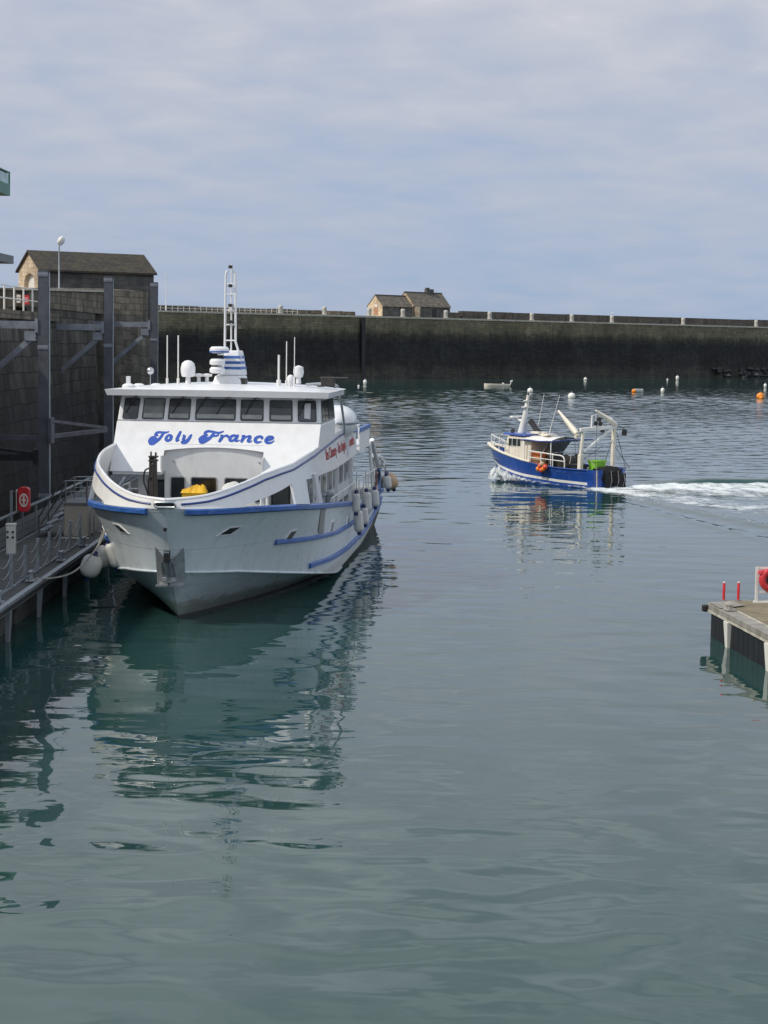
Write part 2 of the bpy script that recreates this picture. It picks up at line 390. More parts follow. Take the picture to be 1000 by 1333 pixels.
# ------------------------------------------------------------------ water
def water_material():
    m, t, b = nt('harbour_water')
    geo = t.nodes.new('ShaderNodeNewGeometry'); pos = geo.outputs['Position']
    sp = t.nodes.new('ShaderNodeSeparateXYZ'); t.links.new(pos, sp.inputs[0])
    def mapped(s, rot=0):
        mp = t.nodes.new('ShaderNodeMapping'); mp.inputs['Scale'].default_value = s; mp.inputs['Rotation'].default_value = (0,0,rot)
        t.links.new(pos, mp.inputs[0]); return mp.outputs[0]
    patch = noise(t, mapped((.05,.03,1)), 1., 5, .6)
    cc = ramp(t, patch, [(.3, (.016,.052,.049)), (.7, (.025,.068,.063))])
    t.links.new(cc, b.inputs['Base Color'])
    b.inputs['Roughness'].default_value = .015; b.inputs['IOR'].default_value = 1.333
    # calm inner basin, wind ripples out towards the breakwater
    wind = ramp(t, math_n(t, 'DIVIDE', math_n(t, 'MULTIPLY_ADD', patch, 60., sp.outputs[1]), 400.), [(.30, 0.), (.62, 1.)])
    swell = noise(t, mapped((.42,.60,1), .2), 1., 1, .4, .2)
    rip = noise(t, mapped((1.0,1.7,1), -.15), 1., 1.5, .45, .4)
    chop = noise(t, mapped((.55,.42,1), .1), 1., 4, .6, .3)
    near = math_n(t, 'ADD', 1.0, ramp(t, math_n(t, 'DIVIDE', sp.outputs[1], 100.), [(.25, .7), (.40, 0.)]))
    h = math_n(t, 'ADD', math_n(t, 'MULTIPLY', math_n(t, 'MULTIPLY', swell, near), .050), math_n(t, 'MULTIPLY', rip, .0065))
    h = math_n(t, 'ADD', h, math_n(t, 'MULTIPLY', math_n(t, 'MULTIPLY', chop, .032), wind))
    bn = t.nodes.new('ShaderNodeBump'); bn.inputs['Strength'].default_value = 1; bn.inputs['Distance'].default_value = 1
    t.links.new(h, bn.inputs['Height']); t.links.new(bn.outputs[0], b.inputs['Normal'])
    return m
WATER = water_material()
def wave_height(X, Y):
    """short wind waves in the open part of the basin, dying out in the berth and under the breakwater"""
    rg = np.random.RandomState(4); H = np.zeros_like(X)
    for k in range(46):
        lam = .8*(4.6/.8)**rg.rand(); a_ = rg.normal(-.9, .75); kx, ky = math.cos(a_)*2*PI/lam, math.sin(a_)*2*PI/lam
        H += .0017*lam**.95*np.sin(kx*X + ky*Y + rg.rand()*6.28 + .6*np.sin(X*.09*rg.rand() + Y*.07*rg.rand()))
    env = np.interp(Y, [0, 70, 100, 130, 180, 260, 330, 380, 450], [0, 0, .10, .38, .9, 1.15, .95, .4, .25])
    gust = .72 + .38*np.sin(X*.05 + 1.3*np.sin(Y*.021)) * np.sin(Y*.043 + .8*np.sin(X*.031))
    H = H*env*gust
    # waves thrown aside by the trawler
    def ridge(p, q, h, sg):
        dx, dy = q[0]-p[0], q[1]-p[1]; L = math.hypot(dx, dy); dx /= L; dy /= L
        al = (X-p[0])*dx + (Y-p[1])*dy; ac = -(X-p[0])*dy + (Y-p[1])*dx
        return h*np.exp(-(ac/sg)**2)*np.clip(al/5, 0, 1)*np.clip((L-al)/6, 0, 1)
    H += ridge((15.5,115.6), (44,117.2), .30, .75) - ridge((15.5,114.4), (44,115.2), .12, .8)
    H += ridge((13,104.5), (23,72), .10, .50) + ridge((6,117), (-14,98), .07, .6) + ridge((12.2,103), (19,72), .05, .5)
    return H
yr = [8.]
while yr[-1] < 640: yr.append(yr[-1] + (.8 if yr[-1] < 84 else (.26 + max(0, yr[-1]-110)*.0013 if yr[-1] < 470 else 6.)))
yr = np.array(yr); nk = 440; kk = np.linspace(-.27, .27, nk)
YY, KK = np.meshgrid(yr, kk, indexing='ij'); XX = KK*(YY + 20.); ZZ = wave_height(XX, YY); ZZ[-1] = 0
edge = np.clip((.27-np.abs(KK))/.02, 0, 1); ZZ = ZZ*edge
V = np.stack([XX, YY, ZZ], -1).reshape(-1, 3); nr = len(yr)
ii = (np.arange(nr-1)[:,None]*nk + np.arange(nk-1)[None,:]).reshape(-1)
Q = np.stack([ii, ii+1, ii+nk+1, ii+nk], -1)
# flat margins out to the horizon
cA, cB, cC, cD = 0, nk-1, nr*nk-1, (nr-1)*nk
far = [(-9000,-200,0),(9000,-200,0),(9000,9000,0),(-9000,9000,0)]; o = len(V); V = np.concatenate([V, np.array(far, float)])
M4 = [(o, o+1, cB, cA), (o+1, o+2, cC, cB), (o+2, o+3, cD, cC), (o+3, o, cA, cD)]
Q = np.concatenate([Q, np.array(M4)])
me = bpy.data.meshes.new('water'); me.vertices.add(len(V)); me.vertices.foreach_set('co', V.reshape(-1))
me.loops.add(Q.size); me.loops.foreach_set('vertex_index', Q.reshape(-1).astype(np.int32))
me.polygons.add(len(Q)); me.polygons.foreach_set('loop_start', np.arange(0, Q.size, 4, dtype=np.int32)); me.polygons.foreach_set('use_smooth', [True]*len(Q))
me.update(calc_edges=True); me.validate(); me.materials.append(WATER)
wt = bpy.data.objects.new('water', me); col.objects.link(wt)
tag(wt, 'calm grey green harbour water', 'water', kind='structure')

# ------------------------------------------------------------------ passenger ferry
# local frame: x = port, y = aft, z = up; s = metres forward of the stem foot
FA = R(4.8); FO = (-6.20, 56.26, 0)
ferry = thing('passenger_ferry', 'large white passenger ferry with blue rails moored bow-on beside the left pontoon', 'ferry', FO, -FA)
def FP(s, y, z): return Vector((y, -s, z))
def ferry_world(s, y, z):
    return Vector(FO) + Vector((math.cos(FA)*y - math.sin(FA)*s, -math.sin(FA)*y - math.cos(FA)*s, z))
def brail(s):
    t = (s + 6.0)/8.5
    if t <= 0: return 3.72 - .10*max(0, (-24-s)/6)
    return 3.72*math.sqrt(max(0, 1 - min(1,t)**2.3))
def zrail(s): return interp(s, [-30,-18,-14,-10,-8,-6,-4,-2,0,1,2.5], [1.95,2.2,2.47,2.78,2.93,3.08,3.23,3.39,3.50,3.54,3.56])
def ztop(s): return interp(s, [-30,-18,-14,-12,-10,-8,-6,-4,-3,-2,-1,0,.5,1,1.5,2,2.5], [4.95,5.06,5.18,5.16,5.08,5.0,4.93,4.82,4.73,4.6,4.53,4.41,4.29,4.17,4.03,3.89,3.80])
def bchine(s):
    t = (s - 1.7 + 12)/12
    return 3.6*math.sqrt(max(0, 1 - min(1,t)**1.68)) if t > 0 else 3.6 - .08*max(0, (-24-s)/6)
def zblack(s): return interp(s, [-30,-27,-24,-20,-12,1], [.9,.70,.46,.17,.12,.11])
def zchine(s): return max(zblack(s)+.03, interp(s, [-14,-12,-10,-8,-6,-4,-2,0,1.7], [.0,.06,.25,.48,.72,.97,1.22,1.48,1.62]))
def bwl(s):
    t = (s - .42 + 18)/18
    v = 3.55*max(0, 1 - min(1,t)**2.03) if t > 0 else 3.55
    return v if s > -14 else max(v, lerp(v, bchine(s)-.01, min(1, (-14-s)/6)))
def stations(tip, n=46):
    return [tip + (-30.0 - tip)*((i/(n-1))**1.7) for i in range(n)]
def hull_rows():
    rows = []
    tips = [2.5, 2.16, 1.86, 1.7, .45, -.2]
    S = [stations(tp) for tp in tips]; n = len(S[0])
    for k, tp in enumerate(tips):
        row = []
        for i in range(n):
            s = S[k][i]
            if k in (0, 3):
                y, z = (brail(s), zrail(s)) if k == 0 else (bchine(s), zchine(s))
            elif k in (1, 2):
                f = .38 if k == 1 else .74
                a = (brail(S[0][i]), zrail(S[0][i])); c = (bchine(S[3][i]), zchine(S[3][i]))
                bow = max(0, min(1, (s+9)/9.))
                y = lerp(a[0], c[0], f) - .10*bow*(a[0] > .3); z = lerp(a[1], c[1], f)
                if i == 0: y = 0
            elif k == 4: y, z = bwl(s), zblack(s)
            else: y, z = bwl(s)*.8, -1.3
            row.append((s, y, z))
        rows.append(row)
    return rows
HR = hull_rows()
def hull_y(s, z):
    """half breadth of the topsides at station s, height z"""
    pts = []
    for row in HR[:5]:
        xs = [p[0] for p in row][::-1]; pts.append((interp(s, xs, [p[2] for p in row][::-1]), interp(s, xs, [p[1] for p in row][::-1])))
    pts.sort()
    return interp(z, [p[0] for p in pts], [p[1] for p in pts])
mb = MB()
for sd_ in (1, -1):
    mb.grid([[FP(s, sd_*y, z) for s, y, z in row] for row in HR], mf=lambda i, k: 1 if i >= 4 else 0)
last = [FP(*r[-1]) for r in HR]; lastm = [FP(r[-1][0], -r[-1][1], r[-1][2]) for r in HR]
mb.add(last + lastm[::-1], [tuple(range(12))])
hull = mb.build('hull', [HULLW, BLACK], ferry, smooth=True, ang=24)
# chine lip (spray rail) that catches a dark line
for sd_ in (1, -1):
    pts = [FP(s, sd_*(y+.015), z-.02) for s, y, z in HR[3] if s > -13]
    mb = MB(); mb.tube(pts, .035, 6); mb.build('spray_rail', HULLW, hull, smooth=True)
mb = MB()
dk = [s for s in stations(2.3, 30)]
rowl = [FP(s, -max(0,brail(s)-.08), zrail(s)-.2) for s in dk]; rowr = [FP(s, max(0,brail(s)-.08), zrail(s)-.2) for s in dk]
mb.grid([rowl, rowr]); mb.build('deck', DECKM, ferry)

# blue rubbing rails, in the two lengths seen on each side
def rail_run(ss, off, zf, h, d, name, mat=BLUE):
    for sd_ in (1, -1):
        rows = []
        for s in ss:
            y = hull_y(s, zf(s)) - .06; z = zf(s)
            ds = .05; y2 = hull_y(s-ds, zf(s)) - .06
            n = Vector((ds, 0, 0)) + Vector((0, 0, 0)); nx, ny = ds, (y2 - y)      # outward normal (y axis, s axis)
            L = math.hypot(nx, ny); nx, ny = nx/L, ny/L
            def pt(o, dz): return FP(s + ny*o, sd_*(y + nx*o), z + dz)
            rows.append([pt(0, -h/2), pt(d, -h/2+.05), pt(d, h/2-.04), pt(d-.05, h/2), pt(0, h/2)])
        mb = MB(); mb.grid(rows); n = len(rows[0])
        mb.add(rows[0], [tuple(range(n))]); mb.add(rows[-1], [tuple(range(n))])
        mb.build(name, mat, ferry, smooth=True, ang=40)
def fr(a, b, n): return [lerp(a, b, i/(n-1)) for i in range(n)]
rail_run(fr(2.36, 1.6, 8) + fr(1.4, -15, 50), .0, lambda s: zrail(s)-.10, .21, .16, 'rubbing_rail')
rail_run(fr(-15.3, -29.8, 24), .0, lambda s: zrail(s)-.28, .22, .17, 'rubbing_rail')
rail_run(fr(-1.6, -29.8, 40), .0, lambda s: interp(s, [-30,-27,-24,-20,-14,-10,-6,-1.6], [1.30,1.33,1.36,1.40,1.53,1.67,1.92,2.2]), .19, .15, 'side_strake')
rail_run(fr(-5.6, -29.5, 34), .0, lambda s: interp(s, [-30,-27,-24,-20,-14,-6], [1.12,1.02,.82,.62,.66,.98]), .22, .15, 'side_strake')

# bulwark: open triangles near the bow, an open strip below the upper fascia
def bul_y(s, z):
    f = (z - zrail(s))/max(.05, ztop(s)-zrail(s)); return max(0., brail(s) + .03 - .26*f)
def bul_lo(s):
    if s > 1.15: return zrail(s)
    if s > -1.6: return lerp(zrail(s)+.06, 4.06, ((1.15-s)/2.75)**.85)
    if s > -3.05: return zrail(s)
    return interp(s, [-30,-18,-14,-10,-6,-3.05], [4.02,4.05,4.0,3.97,4.05,4.09])
bs = fr(2.5, 1.6, 12) + fr(1.5, 1.16, 4) + fr(1.14, -1.59, 16) + fr(-1.61, -3.04, 5) + fr(-3.06, -18.2, 30)
for sd_ in (1, -1):
    mb = MB(); O_ = []; I_ = []
    for s in bs:
        lo, hi = bul_lo(s), ztop(s)
        zs = [lerp(lo, hi, k/4) for k in range(5)]
        y0 = [bul_y(s, z) for z in zs]
        sh = .07 if s < 1.9 else .0
        O_.append([FP(s, sd_*y, z) for y, z in zip(y0, zs)])
        I_.append([FP(s-(.09 if s > 1.2 else .03), sd_*max(0, y-.07), z) for y, z in zip(y0, zs)])
    mb.grid(O_); mb.grid(I_)
    for k in (0, 4): mb.grid([[r[k] for r in O_], [r[k] for r in I_]])
    mb.add(O_[-1] + I_[-1][::-1], [tuple(range(10))])
    bw = mb.build('bulwark', BULWARK_SUN if sd_ < 0 else WHITE, ferry, smooth=True, ang=30)  # sunward side takes the warmer painted tone
    cap = [FP(s-.03, sd_*max(0, bul_y(s, ztop(s))-.05), ztop(s)+.02) for s in bs]
    mb = MB(); mb.tube(cap, .055, 8); mb.build('capping_rail', WHITE, bw, smooth=True)
    mb = MB(); mb.tube([FP(s, sd_*(bul_y(s, ztop(s)-.12)+.012), ztop(s)-.12) for s in bs if s < 2.45], .035, 6); mb.build('navy_stripe', NAVY, bw, smooth=True)
# fairlead slot at the stem
mb = MB(); pts = []
for k in range(16):
    a = 2*PI*k/16; cx = .22 if math.cos(a) > 0 else -.22
    pts.append(FP(2.53, cx + .09*math.cos(a), 3.68 + .075*math.sin(a)))
mb.tube(pts + pts[:1], .035, 6); mb.build('fairlead', STEEL, ferry, smooth=True)
mb = MB(); mb.prism([FP(2.51, p.x*.9, p.z) for p in pts], FP(.01,0,0)); mb.build('fairlead_hole', BLACK, ferry)
# side pillars below the upper fascia, deck hoops at the bow opening
for sd_ in (1, -1):
    mb = MB()
    mb.hexa([FP(s, sd_*y, z) for s, y, z in ((-5.2,3.62,3.12),(-6.3,3.62,3.06),(-6.3,3.54,3.06),(-5.2,3.54,3.12),(-3.9,3.6,4.2),(-4.8,3.6,4.2),(-4.8,3.5,4.2),(-3.9,3.5,4.2))])
    mb.build('raked_pillar', WHITE, ferry)
    for s0 in (-11.5, -16.5):
        mb = MB(); mb.beam(FP(s0, sd_*3.5, zrail(s0)-.1), FP(s0, sd_*3.5, 4.05), .12, .12); mb.build('side_pillar', WHITE, ferry)
    mb = MB(); p = [(-.1, 2.35, 3.2), (-.1, 2.35, 3.72), (-.2, 2.33, 3.8), (-.5, 2.42, 3.8), (-.6, 2.45, 3.72), (-.6, 2.45, 3.2)]
    mb.tube([FP(s, sd_*(y+.1), z) for s, y, z in p], .05, 8); mb.build('mooring_hoop', WHITE, ferry, smooth=True)

# superstructure --------------------------------------------------------
mb = MB()
# main deckhouse sides and wing fronts
mb.box(-2.75, 2.75, 6.3, 25., 2.0, 4.0)
mb.build('deckhouse', GREYW, ferry, bevel=.03)
dh = ferry.children[-1]
for sd_ in (1, -1):
    for i, s0 in enumerate([-7.6,-9.6,-11.6,-13.6,-15.6,-17.6,-19.6,-21.6,-23.4]):
        mb = MB(); mb.box(sd_*2.755, sd_*2.80, -s0-.52, -s0+.52, 2.72, 3.72); f = mb.build('window', STEEL, dh, bevel=.02)
        mb = MB(); mb.box(sd_*2.795, sd_*2.812, -s0-.44, -s0+.44, 2.8, 3.64); mb.build('pane', GLASS, f)
for y0, y1 in ((-2.4,-1.75),(1.85,2.5)):
    mb = MB(); mb.box(y0, y1, 6.24, 6.28, 2.75, 3.75); f = mb.build('window', RUBBER, dh)
    mb = MB(); mb.box(y0+.06, y1-.06, 6.22, 6.238, 2.82, 3.68); mb.build('pane', GLASS, f)
def rrect(y0, y1, z0, z1, r, fn, n=4):
    P = []
    for cx, cz, a0 in ((y1-r, z1-r, 0), (y0+r, z1-r, 90), (y0+r, z0+r, 180), (y1-r, z0+r, 270)):
        for k in range(n+1):
            a = R(a0 + 90*k/n); P.append(fn(cx + r*math.cos(a), cz + r*math.sin(a)))
    return P
# raked white screen under the bridge windows, with an arched recess for the saloon front
def rake_s(z): return lerp(-5.2, -6.4, (z-4.08)/(5.72-4.08))
W0, W1 = 3.42, 3.50
NY0, NY1 = -1.72, 1.66
def notch(y): return 4.90 - .12*((y+.03)/1.69)**2
mb = MB()
def scp(y, z, o=0): return FP(rake_s(z), y, z) + Vector((0, o, 0))
ysn = fr(NY0, NY1, 15)
for o in (0, .06):
    mb.add([scp(-W0-.05,4.08,o), scp(NY0,4.08,o), scp(NY0,5.72,o), scp(-W1,5.72,o)], [(0,1,2,3)])
    mb.add([scp(NY1,4.08,o), scp(W0+.05,4.08,o), scp(W1,5.72,o), scp(NY1,5.72,o)], [(0,1,2,3)])
    mb.grid([[scp(y,notch(y),o) for y in ysn], [scp(y,5.72,o) for y in ysn]])
edge = [(NY0,4.08)] + [(y,notch(y)) for y in ysn] + [(NY1,4.08)]
mb.grid([[scp(y,z,0) for y,z in edge],[scp(y,z,.06) for y,z in edge]])
mb.add([scp(-W0-.05,4.08,0),scp(NY0,4.08,0),scp(NY0,4.08,.06),scp(-W0-.05,4.08,.06)],[(0,1,2,3)]); mb.add([scp(W0+.05,4.08,0),scp(NY1,4.08,0),scp(NY1,4.08,.06),scp(W0+.05,4.08,.06)],[(0,1,2,3)])
for y0 in (-W0-.05, W0+.05): mb.add([scp(y0,4.08), scp(y0*W1/(W0+.05),5.72), FP(-6.4,y0*W1/(W0+.05),5.72), FP(-6.4,y0,4.08)], [(0,1,2,3)])
screen = mb.build('raked_screen', WHITE, ferry)
SFS = -5.86
mb = MB(); mb.box(NY0-.02, NY1+.02, -SFS, -SFS+.1, 2.4, 5.0)
for y0 in (NY0-.04, NY1): mb.box(y0, y0+.04, 5.24, -SFS-.002, 4.075, 4.62)
sf = mb.build('saloon_front', GREYW, ferry)
for y0, y1 in ((-1.55,-1.02), (-.85,.06), (.30,1.12), (1.32,1.64)):
    P = rrect(y0, y1, 3.05, 3.90, .08, lambda y, z: FP(SFS+.02, y, z)); mb = MB(); mb.prism(P, (0,.018,0)); f = mb.build('window', STEEL, sf)
    P = rrect(y0+.04, y1-.04, 3.09, 3.86, .06, lambda y, z: FP(SFS+.03, y, z)); mb = MB(); mb.prism(P, (0,.009,0)); mb.build('pane', GLASSD, f)
for y0 in (-1.42, 1.5):
    mb = MB(); mb.lathe([(.035,0),(.035,.03),(.01,.035)], FP(SFS, y0, 4.42), 10, axis=(0,-1,0)); mb.build('deck_light', STEEL, sf)
# soffit and upper deck
mb = MB(); mb.box(-3.40, NY0-.045, 5.3, 5.97, 3.98, 4.07); mb.box(NY1+.045, 3.40, 5.3, 5.97, 3.98, 4.07); mb.box(-3.40, 3.40, 5.975, 28, 3.98, 4.10); mb.build('upper_deck', WHITE, ferry)
# bridge
mb = MB()
def br(s_, z, y): return FP(s_, y, z)
zb, zt = 5.72, 6.62
b0 = [FP(-6.42,-W1,zb), FP(-6.42,W1,zb), FP(-10.8,W1,zb), FP(-10.8,-W1,zb)]
b1 = [FP(-6.72,-W1+.08,zt), FP(-6.72,W1-.08,zt), FP(-10.8,W1-.08,zt), FP(-10.8,-W1+.08,zt)]
mb.hexa(b0 + b1)
mb.hexa([FP(-6.42,-W1,4.1), FP(-6.42,W1,4.1), FP(-10.8,W1,4.1), FP(-10.8,-W1,4.1)] + [p - Vector((0,0,.004)) for p in b0])
bridge = mb.build('wheelhouse', WHITE, ferry, bevel=.05)
def onband(y, z, o): # point on the window band, o metres proud
    f = (z - zb)/(zt - zb); return FP(lerp(-6.42,-6.72,f) + o, y*(1 - .08/W1*f), z + o*.3)
bwin = [(-3.34,-2.80), (-2.66,-1.90), (-1.76,-1.0), (-.82,.58), (.74,1.54), (1.74,2.54), (2.72,3.36)]
for i, (y0, y1) in enumerate(bwin):
    o = rrect(y0, y1, 5.79, 6.50, .06, lambda y, z: onband(y, z, .012)); inn = rrect(y0+.022, y1-.022, 5.812, 6.478, .045, lambda y, z: onband(y, z, .012))
    mb = MB(); n = len(o); o2 = [p + Vector((0,-.012,0)) for p in o]; i2 = [p + Vector((0,-.012,0)) for p in inn]
    for A_, B_ in ((o2, i2), (o, o2), (i2, inn)):
        mb.add(A_ + B_, [(k, (k+1)%n, n+(k+1)%n, n+k) for k in range(n)])
    f = mb.build('window', RUBBER, bridge)
    mb = MB(); mb.add([p + Vector((0,-.002,0)) for p in inn], [tuple(range(n))]); mb.build('pane', GLASSG if i == 1 else GLASSB, f)
    # pale chart ledge seen low behind the glass
    if i not in (0, 6):
        mb = MB(); mb.add([onband(y, z, .018) for y, z in ((y0+.06,5.85),(y1-.06,5.85),(y1-.06,5.99),(y0+.06,5.99))], [(0,1,2,3)])
        mb.build('window_ledge', BOARDL, f)
    if i == 6:
        mb = MB(); mb.add([onband(y, z, .018) for y, z in ((y0+.22,5.90),(y0+.42,5.88),(y0+.46,6.40),(y0+.24,6.40))], [(0,1,2,3)]); mb.build('curtain', GREYW, f)
for y0, dy in ((-2.95,-.25), (-1.28,-.3), (-.45,-.32), (.28,-.32), (1.25,-.3), (3.05,-.26)):
    mb = MB()
    for d in (0, .05): mb.tube([onband(y0+d, 6.58, .10), onband(y0+dy*.75+d, 6.22, .06)], .011, 5)
    mb.tube([onband(y0+dy*.45, 6.38, .05), onband(y0+dy*1.15, 5.98, .04)], .014, 5)
    mb.obj = mb.box(y0-.03, y0+.10, 6.60, 6.72, 6.56, 6.66)
    mb.build('wiper', DARKM, ferry)
for sd_ in (1, -1):
    for s0, s1 in ((-6.85,-7.55), (-7.7,-8.6), (-8.8,-10.4)):
        mb = MB(); mb.hexa([FP(s0,sd_*3.52,5.78),FP(s1,sd_*3.52,5.78),FP(s1,sd_*3.46,5.78),FP(s0,sd_*3.46,5.78),FP(s0-.05,sd_*3.46,6.5),FP(s1,sd_*3.46,6.5),FP(s1,sd_*3.40,6.5),FP(s0-.05,sd_*3.40,6.5)])
        mb.build('window', GLASS, bridge)
# roof with a cambered top and a moulded lip
mb = MB(); rows = []
for s_, o in ((-5.98,0), (-6.02,.0), (-7,0), (-9,0), (-11.2,0), (-11.4,-.1)):
    rows.append([FP(s_, y, 6.80 + .20*(1-(y/3.8)**2)*min(1, max(0,(-5.9-s_)/.8)) ) for y in fr(-3.84-o, 3.84+o, 13)])
mb.grid(rows)
bot = [[FP(s_, y, 6.60) for y in fr(-3.76, 3.76, 13)] for s_ in (-6.03, -11.35)]
mb.grid(bot)
for A_, B_ in ((rows[0], bot[0]), (rows[-1], bot[-1])): mb.grid([A_, B_])
for e in (0, -1): mb.add([r[e] for r in rows] + [bot[1][e], bot[0][e]], [tuple(range(8))])
roof = mb.build('bridge_roof', WHITE, ferry, smooth=True, ang=25)

# funnel, stripes, mast, radars
mb = MB()
def sect(s0, s1, y0, y1, z): return [FP(s0,y0,z), FP(s0,y1,z), FP(s1,y1,z), FP(s1,y0,z)]
mb.hexa(sect(-7.7,-9.4,-.50,.56,6.85) + sect(-7.9,-9.3,-.40,.50,7.28))
mb.hexa(sect(-8.0,-9.4,-.22,.50,7.283) + sect(-8.3,-9.3,-.12,.36,8.15))
fun = mb.build('funnel', WHITE, ferry, bevel=.05)
for k in range(3):
    z = 7.50 + k*.19; f0 = (z-7.283)/.867; f1 = (z+.09-7.283)/.867
    def fs(f, o): return [FP(lerp(-8.0,-8.3,f)+o, lerp(-.22,-.12,f)-o, lerp(7.283,8.15,f)), FP(lerp(-8.0,-8.3,f)+o, lerp(.50,.36,f)+o, lerp(7.283,8.15,f)), FP(lerp(-9.4,-9.3,f), lerp(.50,.36,f)+o, lerp(7.283,8.15,f)), FP(lerp(-9.4,-9.3,f), lerp(-.22,-.12,f)-o, lerp(7.283,8.15,f))]
    mb = MB(); mb.hexa(fs(f0,.012) + fs(f1,.012)); mb.build('stripe', BLUE, fun)
mb = MB(); mb.box(.42, .68, 7.86, 8.3, 7.0, 7.2); mb.build('vent_louvre', DARKM, fun)
mb = MB()
for y0, y1 in ((-.14,-.16), (.20,.20)):
    mb.tube([FP(-8.5, y1 if y0 < 0 else .40, 7.9), FP(-8.5, y1 if y0<0 else .22, 8.45), FP(-8.5, y0, 10.75), FP(-8.5, y0*.8, 10.88), FP(-8.5, y0*.5, 10.92)], .042, 8)
mb.tube([FP(-8.7, .03, 8.1), FP(-8.7, .03, 11.15)], .03, 8)
for z in (8.5, 9.05, 9.55, 10.1, 10.45): mb.tube([FP(-8.5,-.15,z), FP(-8.5,.21,z)], .028, 6); mb.tube([FP(-8.5,-.15,z), FP(-8.7,.03,z)], .02, 6); mb.tube([FP(-8.5,.21,z), FP(-8.7,.03,z)], .02, 6)
mast = mb.build('lattice_mast', WHITE, ferry, smooth=True)
for z in (9.15, 9.72, 10.4, 11.05):
    mb = MB(); mb.lathe([(.03,-.06),(.075,-.04),(.075,.04),(.03,.06)], FP(-8.45,.03,z), 10); mb.build('mast_light', DARKM, mast, smooth=True)
for z, r_, nm in ((8.16,.34,'radar'), (7.74,.27,'radar'), (7.46,.27,'radar')):
    mb = MB(); mb.lathe([(r_*.75,-.10),(r_,-.06),(r_,.05),(r_*.8,.12),(.02,.13)], FP(-7.75+(0 if z>8 else .1), -.22 if z > 8 else -.27, z), 20)
    rd = mb.build('radar_dome', WHITE, ferry, smooth=True)
    mb = MB(); mb.box(-.26,-.16, 7.6, 8.2, z-.17, z-.12); mb.build('bracket', WHITE, rd)
    if z > 8:
        mb = MB(); mb.lathe([(r_*.97,-.085),(r_+.006,-.08),(r_+.006,-.03),(r_*.98,-.025)], FP(-7.75,-.22,z), 20); mb.build('blue_band', BLUE, rd, smooth=True)
mb = MB(); mb.lathe([(.10,-.5),(.08,-.26),(.22,-.24),(.255,-.10),(.26,.06),(.22,.22),(.13,.30),(.02,.33)], FP(-8.5,-1.46,7.46), 20); mb.build('satellite_dome', WHITE, ferry, smooth=True)
for y0 in (-1.15, -.86):
    mb = MB(); mb.lathe([(.07,-.24),(.06,-.05),(.18,-.03),(.19,.04),(.02,.07)], FP(-8.9,y0,7.26), 14); mb.build('antenna_puck', WHITE, ferry, smooth=True)
mb = MB(); mb.lathe([(.10,-.3),(.08,-.1),(.16,-.05),(.19,.1),(.17,.28),(.02,.34)], FP(-9,2.38,7.32), 16); mb.build('satellite_dome', WHITE, ferry, smooth=True)
mb = MB(); mb.lathe([(.08,-.2),(.13,-.1),(.15,.02),(.1,.14),(.02,.18)], FP(-9,2.10,7.15), 14); mb.build('satellite_dome', WHITE, ferry, smooth=True)
for y0, z0, z1, r_ in ((-2.2,6.9,8.65,.022),(-1.81,6.9,8.65,.025),(2.02,6.9,8.5,.02),(2.3,7.0,8.65,.016),(1.75,6.9,8.02,.04),(0,6.9,7.4,.014)):
    mb = MB(); mb.tube([FP(-8.5,y0,z0-.15), FP(-8.5,y0,z0+.25)], r_*2, 8); mb.tube([FP(-8.5,y0,z0+.2), FP(-8.5,y0,z1)], r_, 6); mb.build('whip_antenna', TWHITE, ferry, smooth=True)
mb = MB(); mb.tube([FP(-8.4,-2.78,6.85), FP(-8.4,-2.78,7.3)], .02, 6); mb.ball(FP(-8.4,-2.78,7.4), .13); mb.build('searchlight', STEEL, ferry, smooth=True)
mb = MB(); mb.box(-3.62,-3.50, 8.3, 8.5, 6.8, 7.2); mb.build('navigation_light', WHITE, ferry)
mb = MB(); mb.box(-3.82,-3.66, 8.3, 8.5, 6.86, 7.2); mb.build('navigation_light', DARKM, ferry)
mb = MB(); mb.box(3.15,3.62, 9.2, 9.6, 6.95, 7.2); mb.box(3.1,4.05, 9.2, 9.7, 7.2, 7.26); mb.build('navigation_light', DARKM, ferry, bevel=.02)
for y0, s0 in ((-2.4,-7.6), (-2.9,-7.1), (-3.2,-6.8)):
    mb = MB(); mb.lathe([(.22,0),(.22,.08),(.12,.14),(.02,.15)], FP(s0,y0,6.84), 14); mb.build('roof_vent', WHITE, ferry, smooth=True)
# curved roof rail and davit tubes down to the upper deck
mb = MB(); mb.tube([FP(a,b,c) for a,b,c in smooth_path([(-9.5,2.6,6.98),(-10.6,3.2,7.0),(-11.8,3.42,6.9),(-12.1,3.5,6.6),(-12.4,3.62,5.7),(-12.6,3.64,5.1)],5)], .05, 8); mb.build('roof_handrail', STEEL, ferry, smooth=True)
mb = MB(); mb.tube([FP(a,b,c) for a,b,c in smooth_path([(-10.5,2.9,6.9),(-11.5,3.15,6.75),(-12.1,3.2,6.3),(-12.4,3.2,5.2)],5)], .04, 8); mb.build('roof_handrail', DARKM, ferry, smooth=True)
